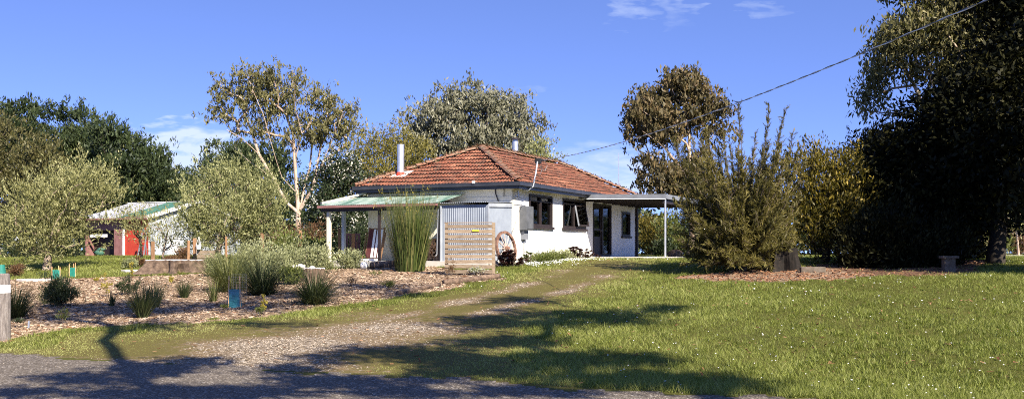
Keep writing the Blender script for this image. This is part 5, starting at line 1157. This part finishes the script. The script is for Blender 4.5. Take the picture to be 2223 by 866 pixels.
YW = 31
WT = dict(mode='up', LW=(.13, .045), rs=.18, shoot=.35, rc=.55, r_max=.12, step=.7, shell=2.3)
bt('wattle_tree', 'golden tipped wattle between the needle bush and the dark trees', 'wattle', 1790, YW, [(1780, 350, 45, 32), (1830, 365, 42, 36), (1750, 400, 45, 50), (1820, 430, 62, 55), (1780, 500, 70, 60), (1860, 490, 50, 70)], L['wattle'], B['dark'], nt_=170, sub=9, k=12, seed=101, **WT)
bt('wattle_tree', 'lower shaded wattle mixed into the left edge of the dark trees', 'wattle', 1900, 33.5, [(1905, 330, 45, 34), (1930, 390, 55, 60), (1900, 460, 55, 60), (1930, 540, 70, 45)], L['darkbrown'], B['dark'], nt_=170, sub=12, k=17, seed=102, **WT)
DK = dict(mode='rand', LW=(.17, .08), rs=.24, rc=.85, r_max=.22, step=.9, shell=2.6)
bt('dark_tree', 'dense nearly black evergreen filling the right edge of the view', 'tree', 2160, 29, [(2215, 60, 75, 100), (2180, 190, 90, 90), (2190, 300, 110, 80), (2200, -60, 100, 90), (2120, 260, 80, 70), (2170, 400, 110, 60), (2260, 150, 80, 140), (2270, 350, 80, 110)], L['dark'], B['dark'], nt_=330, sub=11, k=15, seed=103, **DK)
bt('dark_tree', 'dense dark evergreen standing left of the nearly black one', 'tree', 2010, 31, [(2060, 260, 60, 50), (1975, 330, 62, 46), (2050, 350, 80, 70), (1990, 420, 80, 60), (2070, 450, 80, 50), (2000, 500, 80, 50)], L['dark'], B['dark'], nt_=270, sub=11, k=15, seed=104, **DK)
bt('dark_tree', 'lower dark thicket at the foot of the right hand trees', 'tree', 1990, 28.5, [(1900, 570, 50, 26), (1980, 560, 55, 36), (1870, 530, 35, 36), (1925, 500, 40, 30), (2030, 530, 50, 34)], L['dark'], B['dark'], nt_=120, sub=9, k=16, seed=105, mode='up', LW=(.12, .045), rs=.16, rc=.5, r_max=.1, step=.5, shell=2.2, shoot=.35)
bt('dark_tree', 'unseen tree added beyond the right edge to shade the dark trees', 'tree', 2440, 24, [(2420, 60, 110, 90), (2430, 220, 120, 100), (2420, 370, 105, 70)], L['dark'], B['dark'], nt_=240, sub=10, k=14, seed=106, **DK)  # added out of view; crown shaped to keep sun off the lower right-hand trees
YR = 33.5
bt('gum_tree', 'tall gum tree with drooping outer branches above the dark evergreens', 'gum tree', 2085, YR, [(2010, 30, 62, 40), (1960, 80, 62, 44), (1915, 130, 40, 38), (2050, 70, 60, 60), (1995, 150, 50, 26), (1895, 185, 30, 28), (1880, 228, 16, 22), (2090, 10, 80, 60), (2000, -30, 80, 40), (1930, 250, 24, 12), (2070, 170, 50, 50), (2120, 90, 50, 60)], L['gum'], B['gum'], nt_=260, sub=9, k=12, rc=.42, rs=.16, LW=(.18, .06), mode='hang', r_max=.15, seed=107, step=.5, forks=[P(2085, 420, YR), P(2060, 330, YR)], first=.9, shell=2.1, zpen=.5, curve=.4, pw=.42,
   limbs=[[P(a, b, YR+dy*i_/len(l_)) for i_, (a, b) in enumerate(l_)] for dy, l_ in [(0, [(2060, 330), (2010, 245), (1985, 185), (1955, 130), (1930, 100)]), (-1, [(2060, 330), (2040, 240), (2022, 170), (2010, 90), (2000, 20)]), (1, [(2060, 330), (1985, 262), (1935, 240), (1895, 222)]), (.5, [(1990, 200), (1940, 192), (1900, 175)]), (1, [(2060, 330), (2080, 200), (2085, 90), (2090, 0)])]])
# undergrowth in the shade with purple brown leaves, and far right shrubs
for i, (px, pb, ptp, w_, lf, Y_, lb) in enumerate([(2130, 560, 515, 60, 'shrubrd', 45, 'rusty round shrub at the right behind the dark tree trunks'), (2165, 556, 485, 80, 'shrubgn', 52, 'green shrub on the far right lawn beside the thin pale trunk'), (2205, 556, 495, 60, 'shrubrd', 54, 'reddish shrub at the far right picture edge'), (2045, 600, 545, 90, 'dark', 29.2, 'black shaded undergrowth left of the brown table'), (2110, 575, 525, 60, 'dark', 33, 'black shaded undergrowth behind the slim saplings'), (2090, 575, 520, 70, 'shrubdk', 38, 'dark shrub behind the brown table'), (1850, 600, 560, 60, 'darkbrown', 29.5, 'brown undergrowth left part below the dark thicket'), (1920, 600, 560, 70, 'darkbrown', 29, 'brown undergrowth middle part below the dark thicket'),
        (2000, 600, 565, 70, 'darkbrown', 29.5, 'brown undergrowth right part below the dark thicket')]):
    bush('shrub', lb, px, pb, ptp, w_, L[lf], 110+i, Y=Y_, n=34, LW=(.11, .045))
def thin(label, px, Y, top, seed, bark='gum', name='sapling'):
    g_ = at(px, Y); rng = np.random.default_rng(seed); tp_ = P(top[0], top[1], Y)
    return tree(name, label, 'tree', g_, [(tp_, (1.0, .9, .6))], L['olive'], B[bark], nt_=22, sub=6, k=8, rc=.35, rs=.15, LW=(.12, .045), mode='hang', r_max=.05, forks=[tuple(g_.lerp(tp_, .45)), tuple(g_.lerp(tp_, .8))], seed=seed, step=.5)
thin('slim pale trunk sapling leaning right of the brown table', 2095, 36, (2075, 490), 1)
thin('slim dark sapling between the pale sapling and the far shrubs', 2108, 37, (2120, 500), 2, 'dark')
thin('pale slim tree at the very right edge of the far lawn', 2212, 50, (2205, 480), 3)
# behind the carport
for i, (px, Y_, w_, ptp, lf, lb) in enumerate([(1415, 62, 90, 455, 'wattle', 'golden green shrub seen under the carport roof at the left'), (1470, 60, 90, 450, 'shrubgn', 'green shrub seen under the carport roof right of the golden one'), (1540, 56, 110, 440, 'shrubdk', 'dark shrub behind the needle bush'), (1440, 52, 50, 520, 'shrubdk', 'low dark shrub beside the far end of the carport slab')]):
    bush('shrub', lb, px, 560, ptp, w_, L[lf], 130+i, Y=Y_, n=46, LW=(.15, .06))
g_ = at(1466, 44); mb = MB(); random.seed(9); mb.blob((0, 0, .12), .3, 10, 7, .12, (1.2, .9, .7)); o = mb.build('rock', M['logwood'], smooth=True); o.location = g_; tag(o, 'brown rock beyond the carport slab', 'rock')

# ------------------------------------------------------------------ tall gums across the road whose shade falls on the drive
def shadow_targets(ells, hrange, seed, dens=1.0):
    rng = np.random.default_rng(seed); out = []
    for (px, py, rx, ry, n) in ells:
        for _ in range(int(n*dens)):
            a_ = rng.uniform(0, 2*math.pi); r_ = math.sqrt(rng.uniform()); g_ = G(px+rx*r_*math.cos(a_), py+ry*r_*math.sin(a_)); h = rng.uniform(*hrange)
            k_ = h/TANEL; out.append((g_.x+SUNH[0]*k_, g_.y+SUNH[1]*k_, g_.z+h))
    return out
def sray(px, py, h): g_ = G(px, py); k_ = h/TANEL; return (g_.x+SUNH[0]*k_, g_.y+SUNH[1]*k_, g_.z+h)
TA = shadow_targets([(1040, 700, 80, 12, 14), (1180, 690, 130, 22, 36), (1330, 690, 90, 14, 18), (1440, 672, 40, 5, 8), (1100, 742, 130, 10, 20), (1250, 778, 160, 14, 28), (1060, 800, 140, 16, 34), (1000, 775, 110, 12, 18), (1400, 828, 160, 12, 30), (860, 758, 100, 10, 12), (1120, 652, 80, 7, 12), (1570, 840, 70, 6, 8), (720, 775, 70, 6, 7)], (9, 11), 5)
b0 = Vector((10.5, -6.5, 0)); c_ = np.mean(np.array(TA), 0)
tree('gum_tree', 'tall gum tree across the road behind the viewer, right one', 'gum tree', b0, None, L['gum'], B['gum'], targets=TA[::1][:int(len(TA))], sub=6, k=10, rc=.34, rs=.16, LW=(.2, .075), mode='hang', r_max=.26, forks=[tuple(b0+Vector((-.4, .6, 5.5))), (c_[0]*.6+b0.x*.4, c_[1]*.6+b0.y*.4, c_[2]*.82)], seed=201, step=1.0)
TB = shadow_targets([(640, 640, 90, 8, 14), (790, 622, 90, 7, 14), (170, 672, 130, 11, 26), (340, 668, 130, 12, 28), (520, 664, 80, 10, 18), (90, 690, 70, 7, 9), (590, 700, 40, 6, 4), (320, 704, 70, 6, 6), (840, 640, 60, 5, 6)], (10.5, 12.5), 6)
b1 = Vector((5.4, -7.2, 0)); c_ = np.mean(np.array(TB), 0)
tree('gum_tree', 'tall gum tree across the road behind the viewer, middle one', 'gum tree', b1, None, L['gum'], B['gum'], targets=TB, sub=7, k=11, rc=.5, rs=.2, LW=(.2, .075), mode='hang', r_max=.18, forks=[tuple(b1+Vector((-.2, .3, 6))), sray(330, 845, 9.5), sray(225, 740, 11.5)], seed=202, step=1.0, first=.6)
TC = shadow_targets([(190, 822, 60, 7, 8), (330, 800, 70, 12, 14), (300, 850, 110, 9, 14), (520, 850, 110, 9, 16), (420, 785, 60, 5, 7), (700, 830, 90, 10, 14), (860, 850, 90, 7, 10), (60, 852, 60, 4, 4), (620, 800, 60, 5, 6), (1130, 850, 120, 6, 10), (900, 822, 60, 4, 5)], (8.5, 10.5), 7)
b2 = Vector((4.4, -9.5, 0)); c_ = np.mean(np.array(TC), 0)
tree('gum_tree', 'tall gum tree across the road behind the viewer, left one', 'gum tree', b2, None, L['gum'], B['gum'], targets=TC, sub=7, k=12, rc=.28, rs=.15, LW=(.2, .075), mode='hang', r_max=.24, forks=[tuple(b2+Vector((-.2, .3, 6.5))), (c_[0]*.6+b2.x*.4, c_[1]*.6+b2.y*.4, c_[2]*.85)], seed=203, step=1.0)

# far tree line closing the horizon
rng = np.random.default_rng(77)
n = 5200; th_ = rng.uniform(-1.0, 1.0, n); Yd = rng.uniform(125, 150, n); c = np.stack([np.tan(th_)*Yd, Yd, 1.4+rng.uniform(0, 1, n)**.8*(6.0+1.8*np.sin(th_*31)+1.2*np.sin(th_*67))], -1)
lc = (c[:, None]+rng.normal(size=(n, 14, 3))*.6).reshape(-1, 3); V, Fq = leafgeo(lc, .9, .5, 'rand', rng); o = nmesh('distant_treeline', V, Fq, L['pine'], var=rng.uniform(size=len(lc))); tag(o, kind='stuff')

# ------------------------------------------------------------------ ground cover
def wedge(n, rng, y0=8.5, y1=58, pw=1.0, half=.62):
    y = y0*(y1/y0)**rng.uniform(0, 1, n); x = rng.uniform(-half, half, n)*y; return x, y
def patch(x, y): return np.clip(.5+.34*np.sin(x*.7+1.2*np.sin(y*.5))+.2*np.sin(x*2.1+y*1.4)+.15*np.sin(x*5.3-y*4.1), 0, 1)
rng = np.random.default_rng(300)
x, y = wedge(760000, rng); z = zone(x, y); b_, g_v = drive(x, y); d = dist_road(x, y)
keep = ((z == 0) & (d > .0)) | ((z == 1) & (rng.uniform(size=len(x)) < np.clip((b_-.30)*1.1+.55-g_v*1.25+.35*np.sin(x*4+y*3)*np.sin(y*5-x*2)+.2*np.sin(x*11)*np.sin(y*13), 0, 1))) | ((z == 4) & (rng.uniform(size=len(x)) < .05))
hm = HM.inverted(); lx = (x-HC.x)*math.cos(-HR)-(y-HC.y)*math.sin(-HR); ly = (x-HC.x)*math.sin(-HR)+(y-HC.y)*math.cos(-HR)
keep &= ~((lx > -6.4) & (lx < .03) & (ly > -2) & (ly < 13)) & ~((lx > 0) & (lx < 3.8) & (ly > 5.7) & (ly < 13.6)) & ~((y > 57))
x, y, z, d, g_v, b_ = x[keep], y[keep], z[keep], d[keep], g_v[keep], b_[keep]; n = len(x)
pt_ = patch(x, y); near = np.clip(1-(d-.2)/1.2, 0, 1)*(x > -2)
h = (.022+.035*pt_+.03*near)*rng.uniform(.5, 1.7, n)*np.where(z == 1, .25+.6*np.clip(b_, 0, 1)**2, 1)*np.where((x < 0) & (d < 5), .6, 1.0)*(1+np.clip(y-20, 0, 40)*.012)
w = np.maximum(.0055, y*.00058)*rng.uniform(.7, 1.3, n)
a = rng.uniform(0, 2*math.pi, n); l_ = rng.uniform(0, 2*math.pi, n); ls_ = rng.uniform(.2, 1.25, n)*h
P0 = np.stack([x, y, gz(x, y)-.004], -1); sdv = np.stack([np.cos(a), np.sin(a), a*0], -1)*w[:, None]/2; tip = P0+np.stack([np.cos(l_)*ls_, np.sin(l_)*ls_, h], -1)
V = np.stack([P0-sdv, P0+sdv, tip], 1).reshape(-1, 3)
var = np.clip(pt_*.45+rng.uniform(-.1, .5, n)+np.where(z == 1, .22, 0)+np.where((x < -.5) & (d < 4.5), .15, 0), 0, 1)
o = nmesh('grass', V, np.arange(n*3).reshape(n, 3), L['grass'], var=var); tag(o, kind='stuff')
# coarser tufts
x, y = wedge(30000, rng, 9, 34); z = zone(x, y); d = dist_road(x, y); pt_ = patch(x*1.3+4, y*1.3); keep = (z == 0) & (d > .1) & (rng.uniform(size=len(x)) < np.clip(pt_*1.2-.35, .02, 1)); x, y = x[keep], y[keep]; m = 9
cx_ = np.repeat(x, m)+rng.normal(size=len(x)*m)*.025; cy_ = np.repeat(y, m)+rng.normal(size=len(x)*m)*.025; nn = len(cx_)
V, Fq, _ = blades(np.stack([cx_, cy_, gz(cx_, cy_)-.005], -1), rng.uniform(0, 6.28, nn), np.radians(rng.uniform(35, 88, nn)), rng.uniform(.05, .13, nn), np.full(nn, .011), np.radians(rng.uniform(20, 80, nn)), rng, 2)
o = nmesh('long_grass', V, Fq, L['grass'], var=np.tile(rng.uniform(.05, .75, nn), 2)); tag(o, kind='stuff')
# grass fringe over the road edge and mulch edge is part of the lawn; daisies
def daisies(name, x, y, r, hh, rng):
    n = len(x); c = np.stack([x, y, gz(x, y)+hh], -1); nrm = unit(np.stack([rng.normal(size=n)*.35, rng.normal(size=n)*.35-.25, np.ones(n)], -1)); a = unit(np.cross(nrm, np.array([0.1, 1, 0]))); b = np.cross(nrm, a)
    th = np.arange(8)*math.pi/4; V = c[:, None]+(a[:, None]*np.cos(th)[None, :, None]+b[:, None]*np.sin(th)[None, :, None])*r[:, None, None]
    o = nmesh(name, V.reshape(-1, 3), np.arange(n*8).reshape(n, 8), L['petal'], var=rng.uniform(size=n)); tag(o, kind='stuff')
x, y = wedge(5200, rng, 9.5, 45); z = zone(x, y); d = dist_road(x, y); cl_ = np.clip(np.sin(x*1.7+3)*np.sin(y*1.3+x*.6)+.25, 0, 1); keep = (z == 0) & (d > .4) & (x > -1.5) & (rng.uniform(size=len(x)) < .16+.55*cl_)
xa, ya = x[keep], y[keep]
m = 900; ly = rng.uniform(-1.2, 6.4, m); lx = .35+np.abs(rng.normal(size=m))*.75; q = [HW(a_, b_) for a_, b_ in zip(lx, ly)]; xb = np.array([p.x for p in q]); yb = np.array([p.y for p in q])
x = np.concatenate([xa, xb]); y = np.concatenate([ya, yb]); daisies('daisies', x, y, np.maximum(.009, y*.00055)*rng.uniform(.7, 1.25, len(x)), .045*rng.uniform(.5, 1.3, len(x)), rng)
# mulch chips
def chips(name, zc, n, L0, W0, T0, mat, rng, y1=42, lift=.012):
    x, y = wedge(n, rng, 12, y1, half=.56); z = zone(x, y); k_ = np.isin(z, zc); x, y = x[k_], y[k_]; n = len(x)
    c = np.stack([x, y, gz(x, y)+rng.uniform(0, lift, n)], -1); a = unit(np.stack([rng.normal(size=n), rng.normal(size=n), rng.normal(size=n)*.22], -1)); b = unit(np.cross(a, unit(np.stack([rng.normal(size=n)*.3, rng.normal(size=n)*.3, np.ones(n)], -1)))); cc = np.cross(a, b)
    s = rng.uniform(.5, 1.6, (n, 1))*np.maximum(1, y/24)[:, None]; a = a*L0*s/2; b = b*W0*s/2*rng.uniform(.6, 1.3, (n, 1)); cc = cc*T0*s/2
    V = np.stack([c-a-b-cc, c+a-b-cc, c+a+b-cc, c-a+b-cc, c-a-b+cc, c+a-b+cc, c+a+b+cc, c-a+b+cc], 1).reshape(-1, 3)
    q = np.array([[4, 5, 6, 7], [0, 1, 5, 4], [1, 2, 6, 5], [2, 3, 7, 6], [3, 0, 4, 7]]); Fq = (np.arange(n)[:, None, None]*8+q[None]).reshape(-1, 4)
    o = nmesh(name, V, Fq, mat, var=np.repeat(rng.uniform(size=n), 5)); tag(o, kind='stuff')
chipm = leafmat('pink_brown_chips', (.10, .065, .04), (.27, .19, .125), (.54, .43, .32), .0, .9, .1)
orangem = leafmat('orange_bark_chips', (.10, .045, .022), (.24, .12, .065), (.42, .25, .15), .0, .9, .1)
stonem = leafmat('crushed_stone', (.13, .10, .07), (.25, .205, .15), (.42, .36, .29), .0, .9, .1)
chips('mulch_chips', [2], 150000, .055, .020, .010, chipm, rng)
chips('bark_chips', [3], 90000, .07, .02, .010, orangem, rng, 50)
chips('fallen_leaves', [4], 50000, .06, .025, .003, orangem, rng, 50)
chips('litter_on_mulch', [2], 2600, .09, .03, .004, orangem, rng, 40, .03)
chips('dry_leaves', [0, 1], 900, .05, .02, .003, orangem, rng, 40, .05)
# loose stones on the drive
x, y = wedge(240000, rng, 11, 38, half=.5); z = zone(x, y); bb, gg = drive(x, y); k_ = (z == 1) & (rng.uniform(size=len(x)) < np.clip(gg*1.4-.42, .0, .8)); x, y = x[k_], y[k_]
xr, yr = wedge(9000, rng, 9.5, 20, half=.55); dr_ = dist_road(xr, yr); k_ = (dr_ < .1) & (dr_ > -6) & (rng.uniform(size=len(xr)) < np.exp(dr_/1.2)*.8+.05); x = np.concatenate([x, xr[k_]]); y = np.concatenate([y, yr[k_]]); n = len(x)
r_ = np.maximum(.010, y*.0006)*rng.uniform(.5, 1.7, n); r_[:len(x)-k_.sum()] *= 1.0; r_[-int(k_.sum()):] *= .6
c = np.stack([x, y, gz(x, y)+r_*.15], -1); an = rng.uniform(0, 6.28, n); ax = np.stack([np.cos(an), np.sin(an), an*0], -1); bx = np.stack([-np.sin(an), np.cos(an), an*0], -1); e = rng.uniform(.5, 1.1, (n, 1)); rr = r_[:, None]; up = np.array([0, 0, 1.])
V = np.stack([c+ax*rr-up*rr*.3, c+bx*rr*e-up*rr*.3, c-ax*rr*rng.uniform(.7, 1.1, (n, 1))-up*rr*.3, c-bx*rr*e-up*rr*.3, c+ax*rr*.5+up*rr*.45, c+bx*rr*e*.5+up*rr*.5, c-ax*rr*.5+up*rr*.35, c-bx*rr*e*.5+up*rr*.4], 1).reshape(-1, 3)
q = np.array([[4, 5, 6, 7], [0, 1, 5, 4], [1, 2, 6, 5], [2, 3, 7, 6], [3, 0, 4, 7]]); o = nmesh('gravel_stones', V, (np.arange(n)[:, None, None]*8+q[None]).reshape(-1, 4), stonem, var=np.repeat(rng.uniform(size=n)**1.3, 5)); tag(o, kind='stuff')
